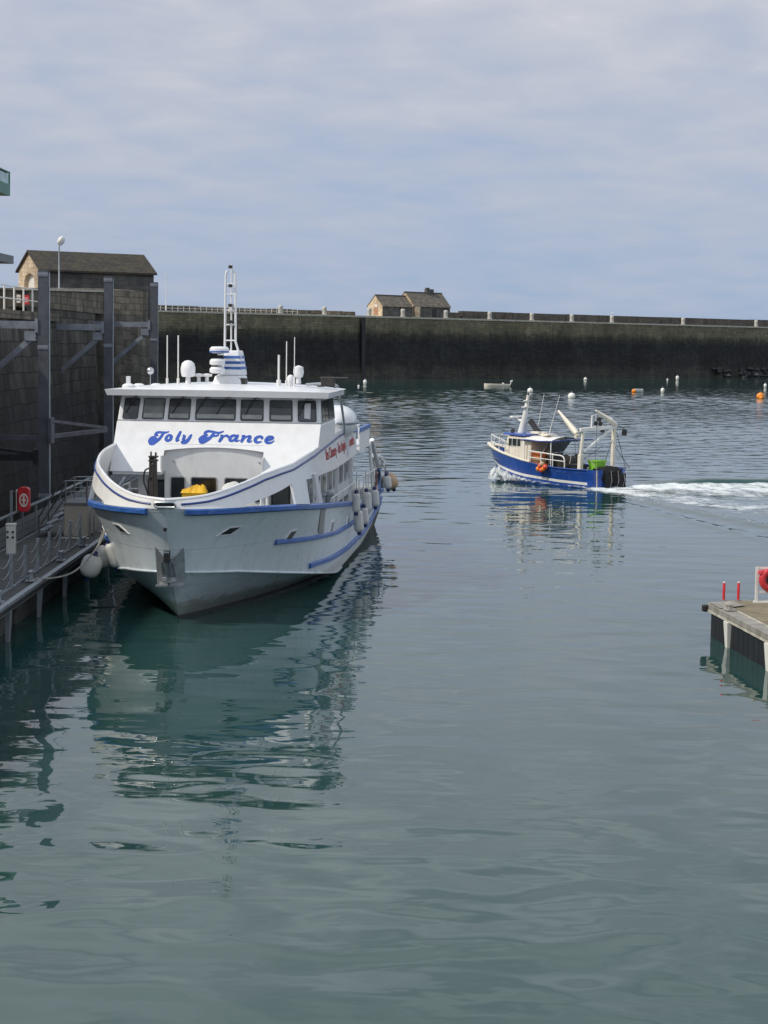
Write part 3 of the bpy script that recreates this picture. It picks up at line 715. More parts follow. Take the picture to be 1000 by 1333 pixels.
# aft fascia with blue top, white hoop frame, stern framework
for sd_ in (1, -1):
    mb = MB(); mb.box(sd_*3.42, sd_*3.50, 20.0, 24.3, 4.02, 4.80); mb.build('aft_fascia', WHITE, ferry)
    mb = MB(); mb.box(sd_*3.38, sd_*3.54, 19.95, 24.4, 4.805, 4.98); mb.build('fascia_rail', BLUE, ferry)
    mb = MB(); mb.tube([FP(-18.3,sd_*3.46,4.3), FP(-19.9,sd_*3.46,4.3), FP(-19.9,sd_*3.46,5.1), FP(-18.3,sd_*3.46,5.1)], .06, 8); mb.build('hoop_frame', WHITE, ferry)
    mb = MB(); mb.tube([FP(-26,sd_*3.45,4.2), FP(-27.4,sd_*3.6,3.0), FP(-28.6,sd_*3.72,1.9)], .10, 8); mb.tube([FP(-28.8,sd_*3.3,3.4), FP(-27.2,sd_*3.7,2.0)], .08, 8); mb.tube([FP(-25,sd_*3.45,4.1), FP(-25.2,sd_*3.6,2.0)], .07, 8); mb.build('stern_frame', WHITE, ferry, smooth=True)
    mb = MB()
    mb.tube([FP(s, sd_*3.66, zz) for s, zz in ((-8.4,3.05),(-12,3.02),(-16,3.02),(-20,3.0),(-26,2.9))], .025, 6)
    for s in (-8.4,-10.4,-12.4,-14.4,-16.4,-18.4,-20.4,-22.4,-24.4): mb.tube([FP(s,sd_*3.64,zrail(s)-.15), FP(s,sd_*3.66,3.03)], .025, 6)
    mb.build('side_handrail', TWHITE, ferry, smooth=True)
# mooring posts on the rail
for sd_ in (1, -1):
    for s0 in (-7.0, -8.6, -9.4):
        mb = MB(); mb.lathe([(.10,-.1),(.10,.22),(.15,.25),(.15,.33),(.05,.36)], FP(s0, sd_*3.5, zrail(s0)), 12); mb.build('mooring_post', GALV, ferry, smooth=True)
# portlights with white frames
for sd_ in (1, -1):
    for s0, z0, w_, h_ in ((1.05,2.80,.42,.26),(-2.6,2.32,.6,.34),(-8.6,2.02,.7,.42),(-13.8,1.75,.5,.36)):
        def hp(ds, dz, o): return FP(s0+ds, sd_*(hull_y(s0+ds, z0+dz)+o), z0+dz)
        k = .12
        mb = MB(); q = [(-w_/2+k,-h_/2),(w_/2+k,-h_/2),(w_/2-k,h_/2),(-w_/2-k,h_/2)] 
        mb.add([hp(a,b_,.03) for a,b_ in q] + [hp(a,b_,-.03) for a,b_ in q], [(0,1,2,3),(0,1,5,4),(1,2,6,5),(2,3,7,6),(3,0,4,7)]); f = mb.build('portlight', WHITE, hull)
        mb = MB(); mb.add([hp(a*.80,b_*.72,.036) for a,b_ in q], [(0,1,2,3)]); mb.build('pane', GLASS, f)
    mb = MB()
    mb.add([FP(s, sd_*(hull_y(s,z)+.02), z) for s, z in ((-5.2,2.95),(-6.3,2.9),(-6.9,1.95),(-5.9,2.05))], [(0,1,2,3)]); mb.build('hull_plate', BOARDL, hull)
# anchor in its stainless pocket on the stem
def stem_at(y, z):
    lo, hi = -3., 2.6
    for _ in range(40):
        m_ = (lo+hi)/2
        if hull_y(m_, z) > y: lo = m_
        else: hi = m_
    return lo
PLATE = paint('pocket_stainless', (.42,.44,.46), .28, metal=.6, var=.2, stain=(.2,.17,.14), stain_amt=.4)
for sd_ in (1, -1):
    O_ = []
    for y in (.0, .14, .28, .43):
        zt = 1.98 + .38*(y/.43)**1.5; zb_ = 1.20 - .02*y
        O_.append([FP(stem_at(max(y,.004), z) + .05, sd_*y, z) for z in (zb_, lerp(zb_,zt,.5), zt)])
    mb = MB(); mb.grid(O_); mb.grid([[p + Vector((0,.03,0)) for p in r] for r in O_]); mb.grid([O_[-1], [p + Vector((0,.05,0)) for p in O_[-1]]])
    mb.build('anchor_pocket', PLATE, ferry, smooth=True)
mb = MB(); mb.beam(FP(stem_at(.01,1.2)+.02,-.43,1.19), FP(stem_at(.01,1.2)+.02,.43,1.19), .16, .05); mb.build('anchor_pocket', PLATE, ferry)
aS = stem_at(.01,1.5) + .12; aT = stem_at(.01,2.2) + .12
mb = MB(); mb.beam(FP(aS,-.03,1.35), FP(aT,-.03,2.28), .09, .09); mb.beam(FP(aS,.05,1.35), FP(aT,.05,2.28), .06, .09)
mb.beam(FP(aS+.04,-.20,1.40), FP(aS+.04,.20,1.40), .12, .14); mb.box(-.09,.09,-aS-.10,-aS+.02,1.30,1.52)
for sd_ in (1, -1): mb.hexa([FP(aS+.02,sd_*.10,1.45), FP(aS,sd_*.22,1.42), FP(aS-.06,sd_*.22,1.45), FP(aS-.04,sd_*.10,1.5), FP(aT-.06,sd_*.12,2.0), FP(aT-.10,sd_*.19,1.92), FP(aT-.14,sd_*.19,1.92), FP(aT-.12,sd_*.12,2.0)])
mb.build('anchor', GALV, ferry, bevel=.015)
mb = MB(); mb.box(-.09,.09,-aT-.01,-aT+.10,1.95,2.30); mb.build('hawse_slot', BLACK, ferry)
mb = MB(); mb.lathe([(.06,0),(.06,.03),(.02,.03)], FP(stem_at(.01,2.95)+.0, 0, 2.95), 10, axis=(0,-1,0)); mb.build('hawse_hole', BLACK, ferry)
# folded deck crane
mb = MB(); cs = -1.0; cy0 = -1.10
mb.lathe([(.13,0),(.13,.3),(.09,.32),(.09,1.2)], FP(cs,cy0,3.15), 12)
mb.beam(FP(cs,cy0-.06,3.5), FP(cs,cy0-.04,4.88), .11, .16); mb.beam(FP(cs+.1,cy0+.09,3.6), FP(cs+.1,cy0+.08,4.80), .07, .12)
mb.tube([FP(cs+.12,cy0+.02,3.7), FP(cs+.12,cy0+.02,4.7)], .03, 8)
for z in (4.20, 4.72, 4.84): mb.box(cy0-.13,cy0+.15, -cs-.14, -cs+.1, z, z+.05)
mb.tube([FP(cs,cy0-.07,4.8), FP(cs,cy0-.07,5.02)], .03, 6); mb.tube([FP(cs,cy0+.08,4.8), FP(cs,cy0+.08,5.0)], .035, 6); mb.ball(FP(cs+.1,cy0+.02,4.62), .07, 8)
dc = mb.build('deck_crane', DARKM, ferry, bevel=.01)
mb = MB(); mb.tube([FP(cs,a,b_) for a,b_ in smooth_path([(cy0-.1,4.5),(cy0-.26,4.42),(cy0-.3,4.1),(cy0-.2,3.8),(cy0-.12,3.5)],5)], .028, 6); mb.build('hydraulic_hose', RUBBER, dc, smooth=True)
# inner bow fittings seen through the starboard opening
mb = MB(); mb.tube([FP(-2.2,-2.9,3.2), FP(-3.6,-2.6,4.0)], .04, 6); mb.tube([FP(-1.6,-2.2,3.2), FP(-1.6,-2.2,3.9), FP(-2.6,-2.2,3.9), FP(-2.6,-2.2,3.2)], .035, 6); mb.build('deck_handrail', GALV, ferry, smooth=True)

# lettering: brush strokes laid on the raked screen
def screen_pt(u, v, o):
    """u across (port), v up the slope from the text baseline"""
    z = 5.02 + v*.81; s_ = rake_s(z); nrm = Vector((0, -.81, .59))
    return FP(s_, u, z) + nrm*o
def stroke(mb, pts, o):
    P = smooth_path(pts, 7); L = []; Rr = []
    for i, p in enumerate(P):
        a = P[max(i-1,0)]; b_ = P[min(i+1,len(P)-1)]; d = np.array([b_[0]-a[0], b_[1]-a[1]]); d = d/(np.linalg.norm(d)+1e-9); nv = np.array([-d[1], d[0]])*p[2]/2
        nv = nv*1.2; L.append((p[0]+nv[0], p[1]+nv[1])); Rr.append((p[0]-nv[0], p[1]-nv[1]))
    mb.grid([[G(*q, o) for q in L], [G(*q, o) for q in Rr]])
    for e in (0, -1):
        c = P[e]; mb.add([G(c[0]+c[2]*.6*math.cos(2*PI*k/14), c[1]+c[2]*.6*math.sin(2*PI*k/14), o + .0003 + .0004*(e == 0)) for k in range(14)], [tuple(range(14))])
def G(x, y, o):   # glyph units (190 px = 1000) to the screen
    yy = 195 - (y - (x-85)*.017); return screen_pt((x-495)*.00489 - .15, yy*.00545, o)
glyphs = [
 [(84,176,52),(80,186,50),(95,182,44),(122,172,22),(138,150,19),(152,120,17)], [(186,114,8),(160,121,15),(125,118,15),(104,122,17),(98,136,19),(110,142,13)],
 [(190,139,16),(208,148,19),(204,172,20),(184,180,17),(174,166,19),(182,146,17),(196,139,14)],
 [(268,116,15),(262,135,19),(252,165,20),(252,182,14),(268,176,7)],
 [(294,142,13),(300,150,19),(296,172,18),(310,180,14),(328,168,13),(342,146,17)], [(346,140,14),(338,160,19),(326,185,18),(305,198,18),(288,190,15),(300,183,7)],
 [(436,164,46),(430,174,50),(448,172,42),(478,162,22),(494,140,19),(508,118,16)], [(566,112,10),(535,122,14),(495,114,14),(462,110,16),(444,120,19),(446,135,17),(460,139,10)], [(478,150,9),(505,146,12),(530,142,13),(536,132,9)],
 [(556,142,12),(566,148,18),(556,172,20),(550,184,16)], [(562,160,9),(580,146,12),(596,142,15),(604,150,16)],
 [(660,144,14),(640,142,17),(622,156,19),(622,176,18),(640,180,15),(656,164,12)], [(672,142,15),(664,160,20),(660,178,17),(676,182,11),(688,176,6)],
 [(704,146,11),(718,148,18),(708,172,20),(704,186,15)], [(716,164,9),(736,150,12),(756,148,17),(758,160,19),(748,180,17),(760,188,12),(774,180,6)],
 [(842,162,14),(842,154,15),(824,148,15),(802,160,19),(798,180,19),(814,192,16),(840,186,8)],
 [(874,178,10),(900,172,13),(918,160,15),(908,150,14),(886,154,18),(872,176,20),(882,194,17),(908,194,12),(928,180,6)],
]
mb = MB()
for i, gl in enumerate(glyphs): stroke(mb, gl, .004 + .0006*i)
mb.build('name_lettering', LETTER, ferry, fixn=True)
tx = bpy.data.curves.new('route_lettering', 'FONT'); tx.body = 'Iles Chausey - Iles Anglo-Normandes'; tx.size = .56; tx.extrude = .004
to = bpy.data.objects.new('tmp', tx); col.objects.link(to)
bpy.context.view_layer.update()
me = bpy.data.meshes.new_from_object(to.evaluated_get(bpy.context.evaluated_depsgraph_get())); bpy.data.objects.remove(to)
xs_ = [v.co.x for v in me.vertices]; wid = max(xs_) - min(xs_)
for v in me.vertices:
    x, y, z = v.co; s_ = -7.6 - (x-min(xs_))/wid*9.6; zz_ = 4.42 + (x/wid)*.06 + y
    v.co = FP(s_, bul_y(s_, zz_) + .012 + z, zz_)
me.materials.append(REDL); ro = bpy.data.objects.new('route_lettering', me); col.objects.link(ro); ro.parent = ferry

# things carried by or hanging on the ferry (each its own object) --------
def fender(name, label, c, r_, L, tilt=(0,0), mat=FEND, group='fenders hanging on the ferry'):
    o = thing(name, label, 'fender', c, 0, group)
    mb = MB(); prof = [(.03,-L/2)]
    for k in range(1, 7): a = PI/2*k/6; prof.append((r_*math.sin(a)**.8, -L/2 + r_*.9*(1-math.cos(a))))
    for k in range(6, 0, -1): a = PI/2*k/6; prof.append((r_*math.sin(a)**.8, L/2 - r_*.9*(1-math.cos(a))))
    prof.append((.03, L/2)); mb.lathe(prof, (0,0,0), 16); mb.build('fender_body', mat, o, smooth=True, ang=60)
    mb = MB(); mb.lathe([(r_*.62,L/2-r_*.33),(r_*.45,L/2-r_*.1),(.09,L/2+.02),(.07,L/2+.12),(.02,L/2+.13)], (0,0,0), 12); mb.build('end_cap', FENDB, o, smooth=True)
    if L > 2.2*r_:
        mb = MB(); mb.lathe([(.02,-L/2-.12),(.07,-L/2-.11),(.09,-L/2-.02),(r_*.45,-L/2+.1),(r_*.62,-L/2+r_*.33)], (0,0,0), 12); mb.build('end_cap', FENDB, o, smooth=True)
    mb = MB(); mb.tube([(0,0,L/2+.08),(.0,.03,L/2+.8)], .018, 6); mb.build('hanging_rope', ROPE, o)
    o.rotation_euler = (tilt[0], tilt[1], 0); return o
W_ = ferry_world
fender('cylinder_fender', 'largest long white cylinder fender low on the ferry side', W_(-14.6,4.02,1.66), .19, .86, (0,R(-4)))
fender('cylinder_fender', 'slim white fender just behind the largest low cylinder fender', W_(-17.2,4.0,1.62), .17, .68, (0,R(-5)))
fender('cylinder_fender', 'upper white fender nearest the blue rail step on the ferry side', W_(-13.9,3.99,2.42), .15, .74)
fender('cylinder_fender', 'middle one of the upper white fenders along the ferry side', W_(-17.9,4.02,2.12), .20, .84, (0,R(-3)))
fender('cylinder_fender', 'rearmost of the upper white fenders along the ferry side', W_(-21.8,4.0,1.95), .18, .74, (0,R(-4)))
fender('ball_fender', 'round tan and white ball fender hanging by the ferry stern', W_(-28.2,4.12,2.2), .34, .78, (0,R(-25)), FTAN)
fender('cylinder_fender', 'short white fender hanging beside the round tan ball fender', W_(-27.4,4.05,2.2), .19, .62, (0,R(-8)))
fender('ball_fender', 'round white ball fender nearest the pontoon edge at the ferry bow', W_(-1.2,-3.12,1.36), .33, .74, (0,R(18)))
fender('ball_fender', 'round white ball fender half hidden between two others at the bow', W_(-2.2,-2.98,1.55), .30, .72, (0,R(22)))
fender('ball_fender', 'white fender pressed against the grey bow plating beside two ball fenders', W_(-1.7,-2.52,1.66), .20, .82, (0,R(-18)))
# rope from the pontoon cleat to the bow
mb = MB(); mb.tube([Vector(p) for p in smooth_path([(-10.55,55.6,1.22),(-10.2,56.2,1.15),(-9.75,56.9,1.2),(-9.35,57.2,1.5),(-8.9,57.4,2.1),(-8.75,57.5,2.5)],6)], .028, 6)
tag(mb.build('mooring_rope', ROPE, smooth=True), 'grey mooring rope sagging from a pontoon cleat to the ferry bow', 'rope')
# yellow gear and white sack lying on the foredeck
yg = thing('yellow_jacket', 'heap of bright yellow waterproof clothing on the ferry foredeck', 'clothing', W_(-4.7,-.50,3.40))
mb = MB(); rng = random.Random(3); rows = []
for i in range(9):
    rr_ = []
    for k in range(15):
        u, v = k/14, i/8; hgt = math.sin(PI*u)**.6*math.sin(PI*v)**.6*(.06+.30*u*u) + rng.uniform(-.05,.12)*(0<k<14)*(0<i<8)
        rr_.append(((u-.5)*.86, (v-.5)*.6, .06 + hgt))
    rows.append(rr_)
mb.grid(rows); mb.box(-.38,.38,-.26,.26,-.3,.08); mb.build('folded_cloth', YEL, yg, smooth=True, ang=50)
sk = thing('white_sack', 'small white bundle lying before the right saloon window of the ferry', 'bundle', W_(-4.9,.78,3.42))
mb = MB(); rows = []
for i in range(7):
    rows.append([((k/8-.5)*.8, (i/6-.5)*.5, .16 + .22*math.sin(PI*k/8)**.6*math.sin(PI*i/6)**.6 + rng.uniform(0,.05)) for k in range(9)])
mb.grid(rows); mb.box(-.38,.38,-.22,.22,-.1,.17); mb.build('folded_cloth', FEND, sk, smooth=True)
# rescue boat on the upper deck
rb = thing('rescue_boat', 'white rounded rescue boat stowed on the upper deck of the ferry', 'boat', W_(-15.2,3.1,5.45), R(-4.8+4))
mb = MB(); rows = []
for i in range(13):
    u = -1 + 2*i/12; w2 = .74*(1-abs(u)**3.2)**.5 + .02; yv = u*2.0
    rows.append([(w2*math.cos(a), yv, .62*(1-abs(u)**4)**.5*math.sin(a)*(1.15 if a < 0 else 1.0)) for a in [2*PI*k/18 - PI for k in range(18)]])
mb.grid(rows, closed=True); mb.build('boat_hull', WHITE, rb, smooth=True, ang=80)
mb = MB(); pr = []
for i in range(13):
    u = -1 + 2*i/12; pr.append(((.74*(1-abs(u)**3.2)**.5+.05), u*2.02, .0))
mb.tube(pr + [(-x, y, z) for x, y, z in pr[::-1]], .045, 6); mb.build('gunwale_band', GALV, rb, smooth=True)
mb = MB()
for yv in (-1.1, 1.1): mb.box(-.5,.5,yv-.06,yv+.06,-1.3,-.45)
mb.build('cradle', WHITE, rb)
# gathered ropes and cloths on the stern rail
bn = thing('rope_bundle', 'tangled bundle of white ropes gathered on the ferry stern rail', 'ropes', W_(-27.6,3.6,3.0))
mb = MB(); rng = random.Random(5)
for k in range(9):
    a0 = rng.uniform(0,6); mb.tube([(.28*math.cos(a0+j*.8)*rng.uniform(.7,1.1), rng.uniform(-.5,.5), .3*math.sin(a0+j*.8)+.1) for j in range(8)], .045, 6)
mb.build('rope_coil', TWHITE, bn, smooth=True)
cl_ = thing('folded_cloth', 'pale pink and blue cloths hung over the ferry stern frame', 'cloth', W_(-25.8,3.72,2.35))
for dx, dz, m_ in ((0,0,FLAG_R),(.1,.1,LBLUE)):
    mb = MB(); rows = []
    for i in range(6): rows.append([(.07*math.sin(k*1.9+i)+dx, -.55+k*.16+dx*5, .45-i*.18+dz) for k in range(7)])
    mb.grid(rows); mb.grid([[(p[0]-.03,p[1],p[2]) for p in r] for r in rows]); mb.build('cloth_fold', m_, cl_, smooth=True)

# ------------------------------------------------------------------ breakwater (local: x along, y behind, z up)
BO = (-9.38, 430.4, 0); BA = math.atan2(.691, .723)
bwk = thing('breakwater', 'long dark granite breakwater with a pale coping crossing the far side of the harbour', 'breakwater', BO, BA)
x0, x1 = -190., 420.
mb = MB(); xsn = [x0 + (x1-x0)*i/150 for i in range(151)]
rows = []
for z, y in ((-1.5,-1.2),(2,-.9),(6,-.45),(10,-.15),(14.3,0)):
    rows.append([(x, y + .12*math.sin(x*.31+z)*math.sin(x*.073+2), z) for x in xsn])
mb.grid(rows); mb.box(x0, x1, .6, 14, -1.5, 14.28)
mb.build('wall', GRAN_BW, bwk, smooth=True)
mb = MB(); mb.box(x0, x1, -.18, 1.2, 14.3, 14.72); mb.build('coping', PALE, bwk)
mb = MB(); mb.box(x0, x1, 1.2, 14, 14.28, 14.66); mb.build('walkway', PALE, bwk)
mb = MB(); mb.box(4.0, 5.1, -1.15, -.4, -1, 14.2); mb.build('ladder_recess', BLACK, bwk)
mb = MB(); mb.box(-33.5,-30.3,-.30,-.02,11,14.25); mb.build('stone_patch', PARAP, bwk)
# seaward parapet, in blocks with gaps as in the picture
sw = thing('sea_parapet', 'dark stone parapet along the seaward edge of the breakwater', 'parapet', BO, BA)
for a, b, h in ((-190,-37,16.0),(-36.5,-16,15.8),(-15.6,-9.5,15.9),(-8.9,-3.2,15.8),(-2.6,1.2,15.85),(2.0,6.3,15.8),(6.9,10.2,15.75)):
    mb = MB(); mb.box(a, b, 8., 9.2, 14.6, h); mb.build('parapet_block', PARAP if a > -40 else SEAWALL, sw)
for a, b, h in ((38.6,46.5,16.3),(47.2,66,16.75),(66.2,87,16.7),(87.3,128,16.75),(128.4,172,16.8),(172.3,230,16.9),(230.3,420,16.95)):
    mb = MB(); mb.box(a, b, 8.2, 9.6, 14.6, h); mb.build('parapet_block', SEAWALL, sw)
# railing on the left end
rl = thing('harbour_railing', 'thin white railing along the left end of the breakwater edge', 'railing', BO, BA)
mb = MB()
for z in (15.2, 15.75): mb.tube([(-70,.5,z), (-14.5,.5,z)], .045, 6)
mb.build('handrail', WRAIL, rl)
for i in range(37):
    mb = MB(); x = -70 + i*1.54; mb.tube([(x,.5,14.68), (x,.5,15.78)], .05, 6); mb.build('post', WRAIL, rl)
for i, x in enumerate((-33.6, -19.4, -6.15, 8.0, 19.0, 33.7, 49.4, 65.2, 80.9, 97.4, 128.7, 163.7)):
    if i == 0:
        bo = thing('mooring_bollard', '', 'bollard', (0,0,0), BA, 'stone bollards along the breakwater edge')
        mb = MB(); mb.lathe([(.52,0),(.50,1.25),(.55,1.4),(.50,1.75),(.34,1.92),(.02,1.96)], (0,0,0), 16); mb.build('shaft', BOLL, bo, smooth=True, ang=50); b = bo
        mb = MB(); mb.lathe([(.72,0),(.72,.12),(.6,.16)], (0,0,0), 16); mb.build('foot', BOLL, bo)
    else: b = dup(bo)
    p = Matrix.Rotation(BA, 3, 'Z') @ Vector((x, .75, 0)) + Vector(BO)
    b.location = (p.x, p.y, 14.67)
    b['label'] = ['stone bollard on the breakwater edge behind the ferry mast', 'first stone bollard right of the ferry mast on the breakwater', 'second stone bollard right of the ferry mast on the breakwater', 'stone bollard just left of the lit hut gable on the breakwater',
        'stone bollard in front of the low hut on the breakwater', 'stone bollard at the right end of the tall hut', 'first bollard past the huts, above the white stain of the wall', 'second bollard past the huts on the breakwater edge', 'third bollard past the huts, above the blue trawler stern gantry',
        'fourth bollard past the huts with a gull perched on it', 'stone bollard second from the right edge on the breakwater', 'stone bollard nearest the right edge of the breakwater'][i]
def bw_world(x, y, z):
    p = Matrix.Rotation(BA, 3, 'Z') @ Vector((x, y, 0)) + Vector(BO); return (p.x, p.y, z)
gu = thing('seagull', 'white gull perched on a breakwater bollard', 'bird', bw_world(97.4,.75,16.65), R(40))
mb = MB(); mb.tube([(-.55,0,.35),(-.25,0,.38),(0,0,.42),(.25,0,.5),(.38,0,.68),(.5,0,.72),(.62,0,.68)], [.04,.12,.18,.15,.10,.09,.02], 10)
mb.tube([(.02,.05,0),(.02,.05,.3)], .02, 5); mb.tube([(.02,-.05,0),(.02,-.05,.3)], .02, 5); mb.build('gull_body', BUOYW, gu, smooth=True)
pm = thing('flag_pole', 'thin pale pole standing behind the breakwater railing', 'pole', bw_world(-49.8,3,14.6))
mb = MB(); mb.lathe([(.14,0),(.13,1.0),(.09,1.1),(.06,8.2)], (0,0,0), 8); mb.build('shaft', WRAIL, pm); mb = MB(); mb.ball((0,0,8.25),.12); mb.build('finial', WRAIL, pm)
# stone huts
def hut(name, label, x0, x1, y0, y1, zb, ze, zr_, wall_m, gable_m, rm, ov=.25):
    h = thing(name, label, 'stone hut', BO, BA)
    ym = (y0+y1)/2
    mb = MB(); mb.box(x0+.02, x1-.02, y0, y1, zb, ze); mb.build('wall', wall_m, h)
    for x, s_ in ((x0,1),(x1,-1)):
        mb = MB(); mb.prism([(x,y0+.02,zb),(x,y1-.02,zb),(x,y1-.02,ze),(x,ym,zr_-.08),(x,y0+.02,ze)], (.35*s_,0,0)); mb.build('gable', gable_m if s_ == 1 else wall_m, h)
    mb = MB(); e = .14
    for a in (y0-ov, y1+ov):
        k = (zr_-ze)/(ym-y0); zl = ze - ov*k
        mb.hexa([(x0-.1,a,zl),(x1+.1,a,zl),(x1+.1,ym,zr_),(x0-.1,ym,zr_),(x0-.1,a,zl+e),(x1+.1,a,zl+e),(x1+.1,ym,zr_+e),(x0-.1,ym,zr_+e)])
    rf = mb.build('roof', rm, h)
    mb = MB(); mb.box(x0-.1,x1+.1,ym-.18,ym+.18,zr_+e-.04,zr_+e+.10); mb.build('ridge', HUTS_SHADE, rf)
    return h, rf
h1, r1 = hut('stone_hut', 'low stone hut with a sunlit gable and boarded doorway on the breakwater', 14.6, 24.6, 3.2, 8.4, 14.6, 17.25, 19.75, HUTS_SHADE, HUTS_SUN, SLATE2)
mb = MB(); mb.box(14.55,14.598,4.7,6.1,15.2,16.9); dd = mb.build('door', RUSTD, h1)
mb = MB(); mb.box(14.52,14.548,4.95,5.85,16.95,17.6); mb.build('window', DOORW, h1)
h2, r2 = hut('stone_hut', 'taller stone hut with chimney and stepped gable on the breakwater', 24.62, 37.4, 2.9, 9.2, 14.6, 17.5, 20.75, HUTS_SHADE, HUTS_SUN, SLATE2)
mb = MB(); mb.box(31.9,34.3,5.6,6.5,20.3,21.75); mb.box(32.0,32.9,5.7,6.4,21.75,22.1); mb.build('chimney', HUTS_SHADE, r2)
mb = MB(); mb.box(31.2,32.6,2.84,2.898,14.7,16.9); mb.build('door', BLACK, h2)
mb = MB(); mb.box(25.0,26.6,2.5,2.9,14.7,17.3); mb.build('buttress', HUTS_SUN, h2)
for k in range(6):
    mb = MB(); y = 3.0 + k*.5; z = 17.5 + (y-2.9)*(3.25/3.15); mb.box(24.45,24.95,y-.28,y+.3,z-.3,z+.28); mb.build('stepped_coping', HUTS_SUN, h2)
# fallen stones at the foot of the wall
mb = MB(); rng = random.Random(11)
for k in range(150):
    x = rng.uniform(141,215); y = -1.2 - rng.random()**2*5; r_ = rng.uniform(.5,1.3); z = max(.1, 2.4*(1-abs(y+1)/5.5)) * rng.uniform(.3,1.05)
    vs_ = []
    o = len(mb.v)
    for i in range(6):
        d = [(1,0,0),(-1,0,0),(0,1,0),(0,-1,0),(0,0,1),(0,0,-1)][i]; vs_.append((x+d[0]*r_*rng.uniform(.7,1.3), y+d[1]*r_*rng.uniform(.6,1.1), z+d[2]*r_*rng.uniform(.5,.8)))
    mb.add(vs_, [(0,2,4),(2,1,4),(1,3,4),(3,0,4),(2,0,5),(1,2,5),(3,1,5),(0,3,5)])
ROCK = paint('dark_rock', (.045,.045,.047), .85, var=.5, scale=.6, stain=(.13,.12,.10), stain_amt=.6, bmp=.4)
rk = mb.build('rubble', ROCK); rk.location = BO; rk.rotation_euler = (0,0,BA); tag(rk, 'dark boulders piled at the foot of the breakwater', 'rocks', kind='stuff')

# ------------------------------------------------------------------ left quay
def wall_rows(pts, zs, batter, ztopref):
    """battered wall: plan points with outward normal; rows from bottom to top"""
    rows = []
    n = len(pts)
    for z in zs:
        row = []
        for i, (x, y) in enumerate(pts):
            a = pts[max(i-1,0)]; b = pts[min(i+1,n-1)]; dx, dy = b[0]-a[0], b[1]-a[1]; L = math.hypot(dx,dy); nx, ny = dy/L, -dx/L
            o = batter*(ztopref - z); row.append((x + nx*o, y + ny*o, z))
        rows.append(row)
    return rows
qw = thing('quay_wall', 'dark battered granite quay wall behind the left piles', 'quay wall')
zs = [-1.5,.5,2,3.5,5,6.5,8,9.3]
mb = MB(); pl = [(-16.0, y) for y in range(20, 90, 5)] + [(-16.0, 89.6)]
mb.grid(wall_rows(pl, zs, .115, 9.3)); a = wall_rows(pl, zs, .115, 9.3)
mb.grid([[r[-1] for r in a], [(-19.5, 89.7, r[-1][2]) for r in a]])
mb.build('wall_face', GRAN_Q, qw, smooth=False)
mb = MB(); mb.box(-19, -15.85, 20, 89.75, 9.3, 9.66); mb.build('coping', PARAP, qw)
bs_ = thing('bastion_wall', 'dark rounded stone bastion with a pale parapet at the end of the left quay', 'bastion')
mb = MB(); pl = [(-17.3, 89.0), (-17.3, 100), (-17.3, 110)]
mb.grid(wall_rows(pl, zs + [10.0], .03, 10))
mb.build('recessed_wall', GRAN_Q, bs_)
cx, cy, rad = -20.2, 117.5, 5.0
pl = [(cx + rad*math.cos(R(a_)), cy + rad*math.sin(R(a_))) for a_ in range(-95, 100, 7)]
zs2 = [-1.5,1,3.5,6,8.5,10.0]
mb = MB(); mb.grid(wall_rows(pl, zs2, .09, 10.0)); mb.build('round_face', GRAN_B, bs_, smooth=True, ang=60)
mb = MB()
top = [(cx + (rad+.02)*math.cos(R(a_)), cy + (rad+.02)*math.sin(R(a_))) for a_ in range(-95, 100, 7)]
inn = [(cx + (rad-.6)*math.cos(R(a_)), cy + (rad-.6)*math.sin(R(a_))) for a_ in range(-95, 100, 7)]
ring = [[(x,y,10.0) for x,y in top],[(x,y,11.5) for x,y in top],[(x,y,11.55) for x,y in inn],[(x,y,9.9) for x,y in inn]]
mb.grid(ring); mb.build('parapet', PARAP, bs_, smooth=True, ang=40)
mb = MB(); mb.hexa([(-17.9,89.6,10.0),(-17.25,89.6,10.0),(-17.25,113.2,10.0),(-17.9,113.2,10.0),(-17.9,89.6,10.78),(-17.25,89.6,10.78),(-17.25,113.2,11.32),(-17.9,113.2,11.32)]); mb.build('parapet', PARAP, bs_)
mb = MB(); mb.hexa([(-18,89.5,10.78),(-17.15,89.5,10.78),(-17.15,113.2,11.325),(-18,113.2,11.325),(-18,89.5,10.90),(-17.15,89.5,10.90),(-17.15,113.2,11.45),(-18,113.2,11.45)]); mb.build('parapet_cap', PALE, bs_)
# terrain behind the wall tops
mb = MB(); mb.box(-80, -17.9, 20, 113, -2, 9.6); mb.box(-80,-20.5,113.01,121,-2,9.55); mb.box(-60,-17.95, 89.7, 113, 9.604, 10.0); mb.box(-60,-20.4,113.01,121.5,9.56,10.0)
tag(mb.build('quay_ground', PARAP), kind='structure')
tp = thing('terrace_wall', 'low dark stone wall behind the white quay railing', 'wall')
mb = MB(); mb.box(-40,-18.6, 96, 96.7, 9.6, 10.95); mb.build('wall_face', GRAN_B, tp)
mb = MB(); mb.box(-40,-18.5, 95.9, 96.8, 10.95, 11.05); mb.build('coping', GRAN_B, tp)
qr = thing('quay_railing', 'white painted railing with tall posts along the left quay top', 'railing', (-16.3,0,9.66))
mb = MB()
for z in (.52, 1.06): mb.tube([(0,60,z), (0,89.5,z)], .03, 6)
mb.build('handrail', WRAIL, qr)
for i in range(14):
    mb = MB(); y = 62.2 + i*2.1; mb.tube([(0,y,0), (0,y,1.08)], .042, 6); mb.build('post', WRAIL, qr)
